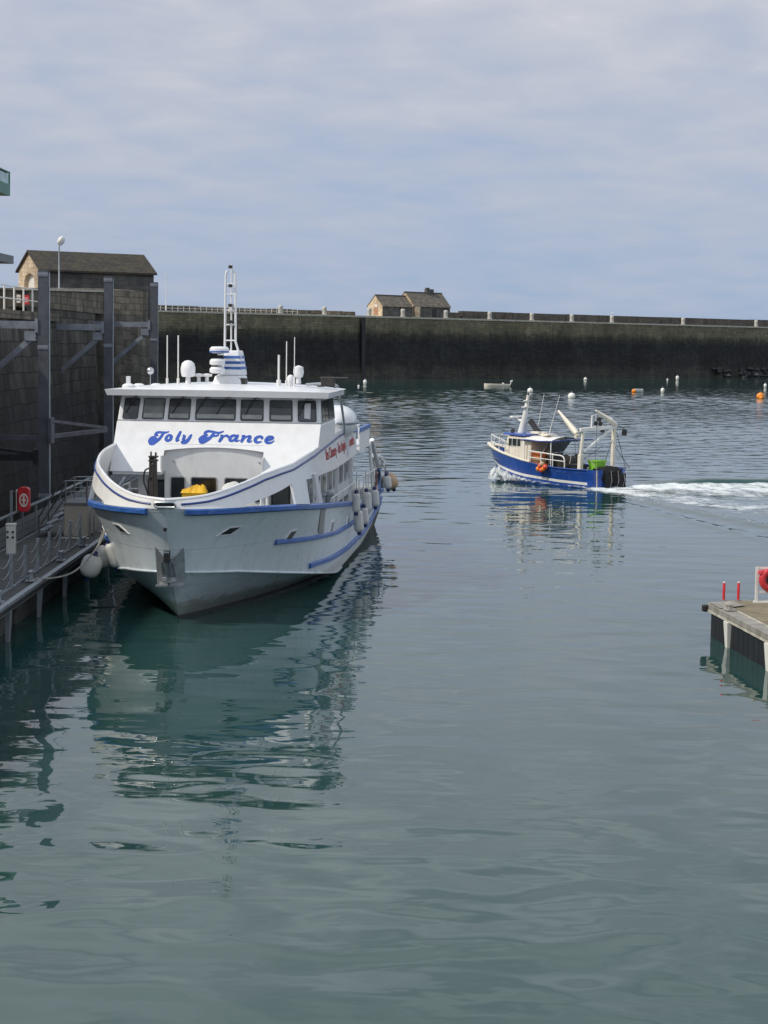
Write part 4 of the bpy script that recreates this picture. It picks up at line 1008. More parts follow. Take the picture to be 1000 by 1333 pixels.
# notices on the railing
def notice(name, label, x, y, z, w_, h_, base, dark):
    o = thing(name, label, 'sign', (x,y,z), 0)
    mb = MB(); mb.box(-w_/2,w_/2,-.02,.02,0,h_); mb.build('board', base, o)
    mb = MB()
    for k in range(3): mb.box(-w_*.36, w_*(.36-.1*(k%2)), -.026, -.0215, h_*(.25+.2*k), h_*(.32+.2*k))
    mb.build('text_lines', dark, o); return o
notice('notice_board', 'red notice with pale lines fixed on the white quay railing', -16.42, 84.3, 10.0, .30, .42, REDP, DOORW)
notice('notice_board', 'small white notice beside the red one on the quay railing', -16.52, 83.2, 10.05, .17, .36, DOORW, DARKM)
# stone storehouse
sh = thing('storehouse', 'stone storehouse with a mossy slate roof and white arched doorway on the left quay', 'storehouse', (-21.9,117.2,9.7), R(27))
# local: x along the long side away from the gable, -y side faces the water
sa = math.atan2(.9, .44)
sh.rotation_euler = (0,0,R(33))
L_, Wd, He, Hr = 7.9, 3.6, 3.1, 4.25
mb = MB(); mb.box(.3, L_-.3, 0, Wd, 0, He); mb.build('wall', HUTS_SHADE, sh)
def arch(n=10, w_=1.7, h0=2.35, yc=Wd/2):
    return [(yc - w_/2, 0)] + [(yc - w_/2*math.cos(PI*k/n), h0 + .55*math.sin(PI*k/n)) for k in range(n+1)] + [(yc + w_/2, 0)]
ap = arch()
outer = [(0.,0.),(0.,He),(Wd/2,Hr),(Wd,He),(Wd,0.)]
mb = MB()
# gable front as strips around the arch opening
def outer_at(y): return He + (Hr-He)*(1-abs(y-Wd/2)/(Wd/2))
cols = [0.] + [p[0] for p in ap[1:-1]] + [Wd]
lowz = [0.] + [p[1] for p in ap[1:-1]] + [0.]
mb.add([(0,0,0),(0,ap[0][0],0),(0,ap[0][0],outer_at(ap[0][0])),(0,0,He)], [(0,1,2,3)])
mb.add([(0,ap[-1][0],0),(0,Wd,0),(0,Wd,He),(0,ap[-1][0],outer_at(ap[-1][0]))], [(0,1,2,3)])
inner = ap[1:-1]
for (ya, za), (yb, zb_) in zip(inner[:-1], inner[1:]):
    mb.add([(0,ya,za),(0,yb,zb_),(0,yb,outer_at(yb)),(0,ya,outer_at(ya))], [(0,1,2,3)])
    mb.add([(0,ya,za),(0,yb,zb_),(.34,yb,zb_),(.34,ya,za)], [(0,1,2,3)])
for yy in (ap[0][0], ap[-1][0]): mb.add([(0,yy,0),(.34,yy,0),(.34,yy,2.35),(0,yy,2.35)], [(0,1,2,3)])
mb.build('gable', HUTS_SUN, sh)
mb = MB(); mb.prism([(.26,p[0],p[1]) for p in ap], (.03,0,0)); mb.build('door', DOORW, sh)
mb = MB(); mb.prism([(L_,0,0),(L_,Wd,0),(L_,Wd,He),(L_,Wd/2,Hr),(L_,0,He)], (-.298,0,0)); mb.build('gable', HUTS_SHADE, sh)
mb = MB(); e = .12
for a_ in (-.2, Wd+.2):
    k = (Hr-He)/(Wd/2); zl = He - .2*k
    mb.hexa([(-.15,a_,zl),(L_+.15,a_,zl),(L_+.15,Wd/2,Hr),(-.15,Wd/2,Hr),(-.15,a_,zl+e),(L_+.15,a_,zl+e),(L_+.15,Wd/2,Hr+e),(-.15,Wd/2,Hr+e)])
mb.build('roof', SLATE1, sh)
# street lamp
lp = thing('street_lamp', 'tall grey street lamp with an oval glass head on the left quay', 'street lamp', (-17.6,99.6,10.0))
mb = MB(); mb.tube([(0,0,0),(0,0,1.0),(0,0,1.05),(0,0,3.35),(.04,0,3.5),(.12,0,3.62)], [.07,.07,.045,.04,.04,.04], 8); mb.build('pole', GALV, lp, smooth=True)
hd = bpy.data.objects.new
mb = MB(); rows = []
for i in range(9):
    a_ = PI*i/8; rows.append([(.02+.40*(1-math.cos(a_))/2*.82 - .10 + .16*math.sin(a_)*math.cos(2*PI*k/12)*-.55, .17*math.sin(a_)*math.sin(2*PI*k/12), 3.52 + .40*(1-math.cos(a_))/2*.95 + .16*math.sin(a_)*math.cos(2*PI*k/12)*.8) for k in range(12)])
mb.grid(rows, closed=True); lh = mb.build('lamp_head', WRAIL, lp, smooth=True, ang=80)
mb = MB(); rows = [[(p[0]+.055, p[1]*.8, p[2]-.06) for p in r] for r in rows]; mb.grid(rows, closed=True); mb.build('lamp_glass', LAMPG, lh, smooth=True, ang=80)
# steel guide piles with struts back to the wall
def pile(label, y, ztop_, brace):
    o = thing('guide_pile', label, 'pile', (-13.5, y, 0), 0, 'steel guide piles behind the left pontoon')
    w_ = .40
    mb = MB(); mb.box(-.20,.20,-.20,-.17,-2,ztop_); mb.box(-.20,.20,.17,.20,-2,ztop_); mb.box(-.20,-.16,-.17,.17,-2,ztop_); mb.box(.12,.16,-.17,.17,-2,ztop_-.02)
    mb.build('column', PILEM, o)
    mb = MB(); mb.box(.205,.225,-.10,.10,-2,ztop_-.1); mb.build('guide_strip', GALV, o)
    for z in (2.2, brace-.95 if brace else 6, ztop_-.25):
        mb = MB(); mb.box(-.215,.204,-.222,-.201,z,z+.16)
        for x in (-.15,-.05,.05,.15): mb.lathe([(.022,0),(.022,.02),(.008,.025)], (x,-.222,z+.08), 6, axis=(0,-1,0))
        mb.build('flange_plate', BRACE, o)
    if brace:
        mb = MB(); mb.beam((-.2,0,brace),(-3.6,0,brace),.24,.30); mb.box(-.32,-.2,-.25,.25,brace-.3,brace+.25); mb.build('tie_beam', BRACE, o)
        mb = MB(); mb.beam((-.28,0,brace-.35),(-2.9,.3,brace-2.6),.20,.22); mb.box(-.75,-.3,-.14,.14,brace-.62,brace-.24); mb.build('diagonal_strut', BRACE, o)
    return o
P1 = pile('nearest steel pile, left of the ferry and beside the red lifebuoy case', 73., 11.15, 9.0)
P2 = pile('middle steel pile, just left of the ferry bridge', 90., 11.5, 9.05)
P3 = pile('farthest steel pile, seen against the end of the round bastion', 107.6, 11.8, 9.35)
mb = MB(); mb.beam((-1.7,-.1,4.55),(-.22,-.1,4.55),.18,.20); mb.beam((.22,.3,4.6),(2.0,3.,4.75),.16,.16); mb.beam((.22,-.2,5.25),(2.0,3.,4.85),.10,.12); mb.box(.2,.34,-.34,.34,4.35,5.35); mb.build('guide_bracket', PILEM, P1)
mb = MB(); mb.beam((-2.9,.0,3.75),(-.3,0,3.78),.22,.26); mb.beam((-2.4,.0,4.15),(-.3,0,3.9),.12,.12); mb.box(-.42,-.21,-.2,.2,3.5,4.1); mb.build('pontoon_bracket', BLACK, P1)
# control cabin whose gallery reaches in from the left
tw = thing('control_tower', 'edge of a green glazed gallery and dark slab above the left quay', 'tower', (-20.6,86,9.6))
mb = MB(); mb.lathe([(1.1,0),(1.0,7)], (-1.0,0,0), 16); mb.build('shaft', GALV, tw)
mb = MB(); mb.box(-3.2,2.87,-1.4,1.4,5.5,6.02); mb.build('gallery_base', GREENP, tw)
mb = MB(); mb.box(-3.2,2.83,-1.36,1.36,6.02,6.5); mb.build('gallery_glass', GLASST, tw)
mb = MB()
for x in (2.84, 2.2, 1.5, .8, .1):
    for y in (-1.4, 1.36): mb.box(x-.03,x+.03,y,y+.04,6.02,6.55)
mb.box(-3.2,2.88,-1.41,1.41,6.55,6.61); mb.build('gallery_rail', GREENP, tw)
mb = MB(); mb.box(-3.2,2.98,-1.6,1.6,2.35,2.72); mb.build('canopy_slab', BOARD, tw)

# ------------------------------------------------------------------ left pontoon
lpn = thing('floating_pontoon', 'long grey floating pontoon with planked deck along the left quay', 'pontoon', (-10.45,0,0))
DZ = 1.1
mb = MB(); mb.box(-2.75,-.12,36,112,DZ-.06,DZ); mb.build('deck', WOOD, lpn)
mb = MB(); mb.box(-.115,.06,36,112,DZ-.22,DZ+.03); mb.build('edge_beam', GALV, lpn)
mb = MB(); mb.box(.065,.10,36,112,DZ-.17,DZ-.05); mb.build('rubbing_strip', RUBBER, lpn)
mb = MB(); mb.box(-2.9,-2.755,36,112,DZ-.2,DZ+.02); mb.build('edge_beam', GALV, lpn)
for i in range(9):
    mb = MB(); y = 38 + i*8.2; mb.box(-2.6,-.45,y,y+7.6,-.6,DZ-.21); mb.build('float', CONC, lpn, bevel=.05)
for y in (46.5, 51.2, 55.9, 60.4, 65.0, 69.6):
    mb = MB(); mb.hexa([(-.12,y-.09,-.1),(-.02,y-.09,-.1),(-.02,y+.09,-.1),(-.12,y+.09,-.1),(-.10,y-.13,DZ-.22),(.04,y-.13,DZ-.22),(.04,y+.13,DZ-.22),(-.10,y+.13,DZ-.22)]); mb.build('fender_leg', GALV, lpn)
for y in (50.9, 55.6, 60.9, 65.4, 70.2):
    mb = MB(); mb.box(-.40,-.12,y-.22,y+.22,DZ+.035,DZ+.07)
    for d in (-.12,.12): mb.lathe([(.06,0),(.05,.2),(.085,.23),(.085,.28),(.02,.3)], (-.26,y+d,DZ+.07), 10)
    mb.tube([(-.26,y-.2,DZ+.24),(-.26,y+.2,DZ+.24)], .03, 6); mb.build('mooring_cleat', GALV, lpn)
# rail with hanging chains along the walkway
cf_ = thing('chain_fence', 'grey posts with three drooping chains along the left pontoon walkway', 'fence', (-10.98,0,DZ))
ysp = [44,46,48,50,52,54,56.1,58.2,60.2,62.2,64.2,66.3]
for i, y in enumerate(ysp):
    mb = MB(); mb.box(-.045,.045,y-.045,y+.045,0,1.06); mb.build('post', GALV, cf_, bevel=.008)
    if i < len(ysp)-1:
        for z in (1.0,.68,.36):
            mb = MB(); y2 = ysp[i+1]; mb.tube([(0, lerp(y,y2,k/8), z - .26*(1-(2*k/8-1)**2)) for k in range(9)], .014, 5); mb.build('chain', GALV, cf_)
mb = MB(); mb.box(-.03,.03,43,67,.005,.06); mb.build('kick_rail', GALV, cf_)
# boarded fence on the quay side
bf = thing('boarded_fence', 'grey boarded fence with a pale handrail on the quay side of the pontoon', 'fence', (-13.28,0,DZ))
for i in range(24):
    y = 44 + i*2.6
    mb = MB(); mb.box(-.04,.04,y-.04,y+.04,0,1.12); mb.build('post', GALV, bf)
    mb = MB()
    for k in range(3): mb.box(-.015,.015,y+.06,y+2.54,.10+k*.24,.32+k*.24)
    mb.build('board', BOARD, bf)
mb = MB(); mb.box(-.05,.05,43.5,107,1.10,1.16); mb.build('handrail', GALV, bf)
# service pedestal
pd = thing('service_pedestal', 'white service pedestal with dark sockets standing on the left pontoon', 'pedestal', (-12.72,62.6,DZ))
mb = MB(); mb.box(-.15,.15,-.13,.13,.05,1.02); mb.build('housing', WRAIL, pd, bevel=.02)
mb = MB(); mb.box(-.18,.18,-.16,.16,0,.05); mb.build('foot', GALV, pd)
mb = MB(); mb.box(-.17,.17,-.15,.15,1.02,1.08); mb.build('cap', WRAIL, pd, bevel=.02)
for z in (.62,.80):
    for x in (-.09,.09):
        mb = MB(); mb.lathe([(.04,0),(.04,.035),(.01,.04)], (x,-.13,z), 10, axis=(0,-1,0)); mb.build('socket', DARKM, pd)
# red lifebuoy case on a post
lc = thing('lifebuoy_case', 'red lifebuoy case with a pale emblem on a grey post beside the nearest pile', 'lifebuoy case', (-13.12,66.5,DZ+.33))
mb = MB(); mb.box(-.42,-.32,-.05,.05,-.43,1.55); mb.build('post', GALV, lc)
mb = MB(); mb.box(-.32,-.10,-.03,.03,.55,1.5); mb.build('bracket', DARKM, lc)
mb = MB(); pr = rrect(-.23,.21,.78,1.70,.15, lambda a_, b_: Vector((a_,0,b_)))
mb.prism([p + Vector((.10,-.14,0)) for p in pr], (0,.24,0)); bd = mb.build('case_shell', REDP, lc, bevel=.04)
mb = MB(); mb.box(-.185,-.165,-.12,.08,.78,1.6); mb.build('case_back', WRAIL, lc)
mb = MB(); n = 20
for k in range(n):
    a_, b_ = 2*PI*k/n, 2*PI*(k+1)/n
    mb.add([(.10+r_*math.sin(q), -.146, 1.22+r_*1.5*math.cos(q)) for q in (a_, b_) for r_ in (.12,.165)], [(0,1,3,2)])
mb.box(.07,.13,-.150,-.147,1.06,1.38); mb.box(.02,.18,-.153,-.1505,1.19,1.25); mb.build('emblem', DOORW, lc)
# boarding steps with handrails beside the ferry
st = thing('boarding_steps', 'beige boarding platform with tubular handrails beside the ferry bow', 'boarding steps', (-11.35,68.2,DZ))
mb = MB(); mb.box(-.55,.36,-.05,2.2,.05,1.25); mb.build('side_panel', BEIGE, st, bevel=.05)
mb = MB(); mb.box(-.60,.40,-.10,2.3,1.253,1.33); mb.build('platform', BOARD, st)
mb = MB(); mb.box(-.62,.42,-.14,-.06,-.005,.045); mb.build('step_edge', WRAIL, st)
for k in range(4):
    mb = MB(); mb.box(-1.5+k*.24,-1.27+k*.24,.2,2.,.26*(k+1)-.05,.26*(k+1)); mb.build('tread', GALV, st)
for y in (.1, 2.1):
    for o in (0,.0):
        mb = MB(); mb.tube([(-1.5,y,.75),(-.75,y,1.95),(-.5,y,2.12),(.75,y,2.14)], .03, 8); mb.tube([(-1.45,y,.45),(-.72,y,1.55),(-.45,y,1.72),(.75,y,1.74)], .022, 8); mb.tube([(-1.5,y,.75),(-1.5,y,0)], .03, 8); mb.tube([(-.5,y,2.12),(-.5,y,1.33)], .03, 8); mb.tube([(.3,y,2.12),(.3,y,1.33)], .03, 8)
        mb.build('handrail', STEEL, st, smooth=True)
mb = MB(); mb.tube([(.45,-.2,0),(.45,-.2,.9),(.62,-.1,1.25),(.72,0,1.5)], .03, 8); mb.tube([(.62,-.25,0),(.62,-.25,.8),(.8,-.1,1.3)], .03, 8); mb.build('grab_rail', STEEL, st, smooth=True)

# ------------------------------------------------------------------ right pontoon
RPA = math.atan2(.58, 5.7)
rp = thing('floating_pontoon', 'short wooden-decked pontoon end with black boards at the right edge', 'pontoon', (9.60,54.0,0), RPA)
# local: -y towards the camera, +x to the right
def slab(poly, z0, z1): mb.prism([(x,y,z0) for x,y in poly], (0,0,z1-z0))
mb = MB(); slab([(.42,-16),(9,-16),(9,.52),(1.0,.52),(.42,.05)], .90, .955); mb.build('deck', WOODG, rp)
mb = MB(); slab([(.38,-16),(.44,-16),(.44,-.02),(.38,.02)], .957, .985); mb.build('deck_edge_strip', PALE, rp)
mb = MB(); slab([(0,-16),(.375,-16),(.375,-.03),(0,.05)], .80, .97); mb.build('edge_beam', EDGE, rp, bevel=.02)
mb = MB(); slab([(1.0,.525),(9,.525),(9,.78),(.86,.78),(0,.06),(.372,-.02)], .78, .96); mb.build('edge_beam', EDGE, rp, bevel=.02)
mb = MB(); slab([(.02,-1.25),(.95,-.62),(.8,.1),(.4,.05),(.04,.02)], .988, 1.0); mb.build('corner_plate', EDGE, rp)
mb = MB(); mb.box(-.02,0.,-16,-.05,.73,.80); mb.build('white_strip', PALE, rp)
mb = MB(); mb.box(-.16,.05,-.10,.10,.72,.92); mb.build('corner_fender', RUBBER, rp, bevel=.04)
for k in range(34):
    mb = MB(); y = -.18 - k*.47; mb.box(.06,.14,y-.445,y,-.3,.72); mb.build('board', BLACK, rp, bevel=.015)
for k in range(10):
    mb = MB(); x = .80 + k*.47; mb.box(x,x+.445,.62,.70,-.3,.76); mb.build('board', BLACK, rp, bevel=.015)
for y in (-2.1, -5.9, -9.7):
    mb = MB(); mb.hexa([(-.02,y-.10,-.1),(.055,y-.10,-.1),(.055,y+.10,-.1),(-.02,y+.10,-.1),(-.07,y-.20,.73),(.055,y-.20,.73),(.055,y+.20,.73),(-.07,y+.20,.73)]); mb.build('fender_leg', WRAIL, rp)
mb = MB(); mb.box(.5,8.8,-15.8,-.3,-.5,.70); mb.build('float', CONC, rp)
for y in (-1.5, -6.):
    mb = MB(); mb.box(.08,.34,y-.22,y+.22,.992,1.015)
    for d in (-.11,.11): mb.box(.14,.28,y+d-.05,y+d+.05,1.015,1.20)
    mb.box(.12,.30,y-.19,y+.19,1.13,1.17); mb.build('mooring_cleat', BEIGE, rp, bevel=.015)
def rp_world(x, y, z):
    p = Matrix.Rotation(RPA,3,'Z') @ Vector((x,y,0)); return (9.60+p.x, 54.0+p.y, z)
for i, x in enumerate((.655, 1.10)):
    o = thing('marker_post', ['red marker post nearest the corner of the right pontoon', 'red marker post between the other red post and the lifebuoy stand'][i], 'post', rp_world(x,.60,.962), 0, 'red posts on the right pontoon')
    mb = MB(); mb.lathe([(.043,0),(.043,.52),(.035,.535)], (0,0,0), 12); mb.build('shaft', REDP, o, smooth=True, ang=40)
    mb = MB(); mb.lathe([(.045,.536),(.045,.56),(.01,.57)], (0,0,0), 10); mb.build('cap', WRAIL, o)
    mb = MB(); mb.lathe([(.08,0),(.08,.025)], (0,0,0), 12); mb.build('foot', GALV, o)
ls = thing('lifebuoy_stand', 'red horseshoe lifebuoy case on a white frame at the right edge', 'lifebuoy case', rp_world(1.50,.12,.955), R(4))
mb = MB()
for x in (0,.72): mb.box(x-.035,x+.035,-.035,.035,0,1.08)
mb.box(-.08,.80,-.05,.05,.005,.06); mb.box(.036,.684,-.02,.02,.30,.36); mb.box(.036,.684,-.02,.02,1.02,1.08); mb.build('frame', WRAIL, ls)
mb = MB(); rows = []
for i in range(25):
    a_ = lerp(R(-235), R(55), i/24); cxx, czz = .40 + .27*math.cos(a_), .72 + .27*math.sin(a_)
    rows.append([(cxx + (.11*math.cos(2*PI*k/10))*math.cos(a_), -.14 + .12*math.sin(2*PI*k/10), czz + (.11*math.cos(2*PI*k/10))*math.sin(a_)) for k in range(10)])
mb.grid(rows, closed=True); mb.add(rows[0], [tuple(range(10))]); mb.add(rows[-1], [tuple(range(10))]); mb.build('case_shell', REDP, ls, smooth=True, ang=60)
mb = MB(); mb.hexa([(.02,-.24,.86),(.78,-.24,.98),(.78,-.02,.98),(.02,-.02,.86),(.02,-.22,.98),(.78,-.22,1.12),(.78,-.02,1.12),(.02,-.02,.98)]); mb.build('case_lid', REDP, ls, bevel=.03)
mb = MB(); mb.lathe([(.16,0),(.17,.03),(.02,.04)], (.40,-.10,.72), 14, axis=(0,-1,0)); mb.build('rope_coil', DARKM, ls)
mb = MB(); mb.tube([(.30,-.17,.66),(.42,-.18,.70),(.55,-.17,.64)], .02, 6); mb.build('line', FEND, ls)

# ------------------------------------------------------------------ blue trawler (local: x starboard, y forward, z up)
TO = (13.55, 110.0, 0); TA = R(40)
tr = thing('fishing_trawler', 'blue fishing trawler with cream wheelhouse and stern gantry under way with a foaming wake', 'trawler', TO, TA)
def tw_(x, y, z):
    p = Matrix.Rotation(TA,3,'Z') @ Vector((x,y,0)); return (TO[0]+p.x, TO[1]+p.y, z)
YT = [.45,1.5,3,4.5,6,7,8,8.8,9.5,10,10.4,10.7]
def tg(y): return interp(y, [0,1.5,3,4.5,6,7,8,9,10,10.7], [1.13,1.10,1.12,1.21,1.38,1.52,1.66,1.82,1.98,2.08])
def tb(y): return interp(y, [0,.45,1.5,3,4.5,6,7,8,8.8,9.5,10,10.4,10.7], [1.5,1.56,1.64,1.68,1.68,1.62,1.5,1.27,1.02,.72,.46,.22,0])
def stem(z): return interp(z, [-.6,0,.9,2.1], [9.2,9.6,10.05,10.7])
def thull(y, z):
    f = max(0, min(1, z/tg(y))); yy = y + (10.7 - stem(z))*((y/10.7)**4)
    return tb(min(10.7, yy))*(.86 + .14*f) if yy < 10.7 else 0
for sd_ in (1,):
    rows = []
    fr_rows = []
    def zrow(k, y):
        st = interp(y, [0,.5,3,6.4,9.5,10.7], [.25,.27,.32,.50,.92,1.25])
        return [tg(y), (tg(y)*.5+st*.5), st+.08, st-.08, st*.25, -.6][k]
mb = MB()
for sd_ in (1,-1):
    G2 = []
    for k in range(6):
        row = []
        for y in YT:
            z = zrow(k, y); f = (y/10.7)
            yy = y - (10.7 - stem(z))*f**4
            row.append((sd_*tb(y)*(.84 + .16*max(0,min(1,z/1.2))), yy, z))
        G2.append(row)
    mb.grid(G2, mf=lambda i, k: 1 if i == 2 else 0)
# rounded quarters of the transom
for sd_ in (1,-1):
    q = [(1.56,.45),(1.46,.18),(1.2,.0),(.95,-.08),(.86,-.10)]
    mb.grid([[(sd_*x*(.84+.16*max(0,min(1,z/1.2))), y, z) for x, y in q] for z in (1.13,.75,.40,.16,-.6)])
    mb.grid([[(sd_*x*.93, y+.12, z) for x, y in q] for z in (1.13,.2)])
mb.grid([[(x,-.10,z) for x in (-.86,.86)] for z in (.34,-.6)])
th_ = mb.build('hull', [TBLUE, TWHITE], tr, smooth=True, ang=30)
mb = MB(); ring = [y for y in YT]
mb.grid([[(-tb(y)*.97, y, min(tg(y)-.25,.85+.05*y)) for y in ring], [(tb(y)*.97, y, min(tg(y)-.25,.85+.05*y)) for y in ring]]); mb.build('deck', DECKM, tr)
for sd_ in (1,-1):
    yy = [i*.3 for i in range(2, 18)]
    mb = MB(); mb.tube([(sd_*tb(y), y, tg(y)) for y in yy], .045, 6); mb.build('gunwale', TBLUE, tr, smooth=True)
    yy = [5.3 + i*.27 for i in range(21)]
    mb = MB(); mb.tube([(sd_*max(0,tb(min(10.7,y))-.02), min(10.72,y), tg(min(y,10.7))+.05) for y in yy], [.07+.05*max(0,(i-8)/12) for i in range(21)], 8); mb.build('bow_bulwark', TCREAM, tr, smooth=True)
# wheelhouse
mb = MB()
mb.hexa([(-1.08,5.8,.9),(1.08,5.8,.9),(.98,8.35,1.2),(-.98,8.35,1.2),(-1.04,5.8,2.78),(1.04,5.8,2.78),(.92,8.05,2.82),(-.92,8.05,2.82)])
wh = mb.build('wheelhouse', TCREAM, tr, bevel=.06)
def whx(y, z): return -1.08 + .10*(y-5.8)/2.5 + .04*(z-.9)/1.9
for y0, y1 in ((6.75,7.85),):
    mb = MB(); mb.add([(whx(y,z)-.02,y,z) for y,z in ((y0-.05,2.16),(y1+.05,2.18),(y1+.02,2.70),(y0-.05,2.68))], [(0,1,2,3)]); f = mb.build('window', TWHITE, wh)
    for a_, b_ in ((y0,7.05),(7.1,7.5),(7.55,y1)):
        mb = MB(); mb.add([(whx(y,z)-.03,y,z) for y,z in ((a_,2.20),(b_,2.21),(b_,2.65),(a_,2.65))], [(0,1,2,3)]); mb.build('pane', GLASS, f)
for x0, x1 in ((-.85,-.1),(.0,.8)):
    mb = MB(); mb.add([(x0,8.40-.17*(2.2-1.2),2.2),(x1,8.40-.17*(2.2-1.2),2.2),(x1,8.40-.19*(2.68-1.2),2.68),(x0,8.40-.19*(2.68-1.2),2.68)], [(0,1,2,3)]); mb.build('window', GLASS, wh)
mb = MB(); mb.hexa([(-1.12,6.3,2.83),(1.12,6.3,2.83),(1.0,8.45,2.86),(-1.0,8.45,2.86),(-1.05,6.35,2.95),(1.05,6.35,2.95),(.92,8.3,3.02),(-.92,8.3,3.02)]); mb.build('blue_roof', TBLUE, tr, bevel=.04)
mb = MB(); mb.lathe([(.03,0),(.16,.0),(.17,.05),(.11,.06)], (-.72,7.75,3.1), 14, axis=(-1,0,.3)); mb.build('coiled_hose', RUBBER, tr)
mb = MB(); rows = []
for i in range(9):
    y = 6.45 - i*.32; rows.append([(x*1.28, y, 2.62 + .26*(1-x*x) + .02*math.sin(i) ) for x in (-1,-.85,-.6,-.3,0,.3,.6,.85,1)])
mb.grid(rows); mb.grid([[(a_,b_,c_-.06) for a_,b_,c_ in r] for r in rows])
aw = mb.build('awning', TWHITE, tr, smooth=True)
mb = MB(); e = [r[0] for r in rows]; mb.tube(e, .05, 6); e = [(x,3.45+.0,2.62+.26*(1-(x/1.28)**2)) for x in (-1.28,-.8,-.4,0,.4,.8,1.28)]; mb.beam((-1.3,3.9,2.62),(-.9,2.75,2.78),.10,.06); mb.beam((-.9,2.75,2.78),(1.0,2.75,2.78),.5,.06); mb.build('awning_edge', NAVY, aw, smooth=True)
mb = MB(); mb.box(-.55,-.2,5.7,6.4,3.0,3.14); mb.box(-.5,.35,4.9,5.5,2.90,3.02); mb.box(.1,.5,5.9,6.4,2.9,3.1); mb.build('roof_gear', TCREAM, tr, bevel=.03)
# shelter under the awning
mb = MB()
for x, y in ((-1.22,6.2),(-1.22,3.9),(1.2,3.9)): mb.tube([(x,y,.9),(x,y,2.62)], .035, 6)
mb.build('awning_post', TWHITE, tr)
mb = MB(); mb.hexa([(-.9,4.9,1.9),(.9,4.9,1.9),(.9,5.0,1.9),(-.9,5.0,1.9),(-.9,4.2,2.66),(.9,4.2,2.66),(.9,4.3,2.66),(-.9,4.3,2.66)]); mb.build('shelter_screen', BOARD, tr)
mb = MB(); mb.box(-.75,.6,4.6,5.78,.9,1.85); mb.box(-.5,.55,3.1,4.1,.8,1.5); mb.lathe([(.34,-.5),(.34,-.46),(.2,-.45),(.2,.45),(.34,.46),(.34,.5)], (0,3.3,1.55), 14, axis=(1,0,0)); mb.box(-.9,-.5,4.3,4.6,1.5,2.1); mb.build('winch', DARKM, tr, bevel=.03)
mb = MB(); mb.box(-1.2,-.3,1.75,2.7,.7,1.35); mb.tube([(-.5,3.1,1.3),(-.4,3.1,1.75),(-.4,2.8,1.8),(-.5,2.7,1.4)], .05, 6); mb.build('hatch_coaming', BLACK, tr, bevel=.05)
mb = MB(); mb.tube([(-1.55,y,z) for y,z in smooth_path([(5.4,2.0),(4.4,1.95),(3.2,1.88),(2.75,1.86),(2.5,1.78),(2.4,1.55),(2.38,1.1)],4)], .04, 8)
mb.tube([(-1.55,5.4,1.62),(-1.55,2.42,1.52)], .03, 6)
for y in (5.4,4.4,3.4): mb.tube([(-1.55,y,1.1),(-1.55,y,1.98)], .035, 6)
mb.build('side_rail', TWHITE, tr, smooth=True)
mb = MB()
for sd_ in (1,-1):
    P = [(sd_*(tb(y)-.05), y, tg(y)+.85-.03*(y-8)) for y in (7.9,8.7,9.5,10.1)] 
    mb.tube(P, .03, 6); mb.tube([(a_,b_,c_-.42) for a_,b_,c_ in P], .025, 6)
    for a_,b_,c_ in P: mb.tube([(a_,b_,c_),(a_,b_,c_-.85)], .03, 6)
mb.tube([(-tb(10.1)+.05,10.1,tg(10.1)+.79),(tb(10.1)-.05,10.1,tg(10.1)+.79)], .03, 6); mb.build('bow_rail', TWHITE, tr, smooth=True)
mb = MB(); mb.tube([(0,7.72,2.95),(0,7.5,3.9),(0,7.2,5.35)], [.27,.17,.09], 10); mb.box(-.3,.3,7.2,7.5,4.58,4.64); mb.box(-.22,.22,7.15,7.4,4.98,5.04); mb.tube([(0,7.5,3.7),(0,8.2,3.78)], [.12,.05], 8); ms = mb.build('mast', TWHITE, tr, smooth=True, ang=40)
mb = MB(); mb.box(-.5,.5,8.05,8.35,3.88,4.02); mb.lathe([(.14,-.15),(.14,0)], (0,8.2,3.92), 10); mb.build('radar_scanner', TWHITE, ms, bevel=.05)
for z, y in ((5.42,7.2),(5.12,7.42),(4.70,7.45)):
    mb = MB(); mb.lathe([(.05,-.09),(.055,.09),(.02,.1)], (0,y,z), 8); mb.build('mast_light', DARKM, ms)
mb = MB(); mb.tube([(.25,6.35,2.95),(.25,6.75,3.3),(.25,7.2,3.75)], [.20,.17,.19], 10); mb.build('exhaust', BLACK, tr, smooth=True)
for a_, b_ in (((.5,6.9,2.9),(.5,6.3,5.45)), ((-.3,5.05,2.9),(-.3,4.15,5.45))):
    mb = MB(); mb.tube([a_, b_], [.03,.016], 6); mb.build('whip_antenna', TWHITE, tr)
# stern gantry
mb = MB(); mb.beam((-1.28,1.35,.7),(-1.28,1.32,2.0),.26,.26); mb.beam((-1.28,1.32,2.0),(-1.24,1.18,3.45),.16,.16); mb.build('gantry_post', TCREAM, tr, bevel=.03)
mb = MB(); mb.beam((1.22,1.06,.7),(1.22,1.0,3.55),.21,.21); mb.build('gantry_post', TCREAM, tr, bevel=.03)
mb = MB(); mb.beam((-1.5,1.2,3.47),(1.3,.92,3.62),.18,.22); mb.build('gantry_beam', TWHITE, tr, bevel=.03)
mb = MB(); mb.beam((-1.15,1.2,2.15),(1.2,.85,3.72),.10,.10); mb.build('gantry_brace', TWHITE, tr)
mb = MB(); a_ = Vector((-1.2,1.75,3.2)); b_ = Vector((-1.0,3.55,4.52)); mb.tube([a_, a_.lerp(b_,.15), b_], [.17,.20,.07], 8); mb.tube([a_+Vector((0,-.05,.0)), a_+Vector((0,.05,-.25))], .14, 8); mb.build('crane_arm', TCREAM, tr, smooth=True, ang=50)
mb = MB(); a_ = Vector((1.2,.8,3.75)); b_ = Vector((-.15,1.25,4.62)); mb.tube([a_, a_.lerp(b_,.3), b_], [.13,.2,.06], 6); mb.build('net_boom', TCREAM, tr)
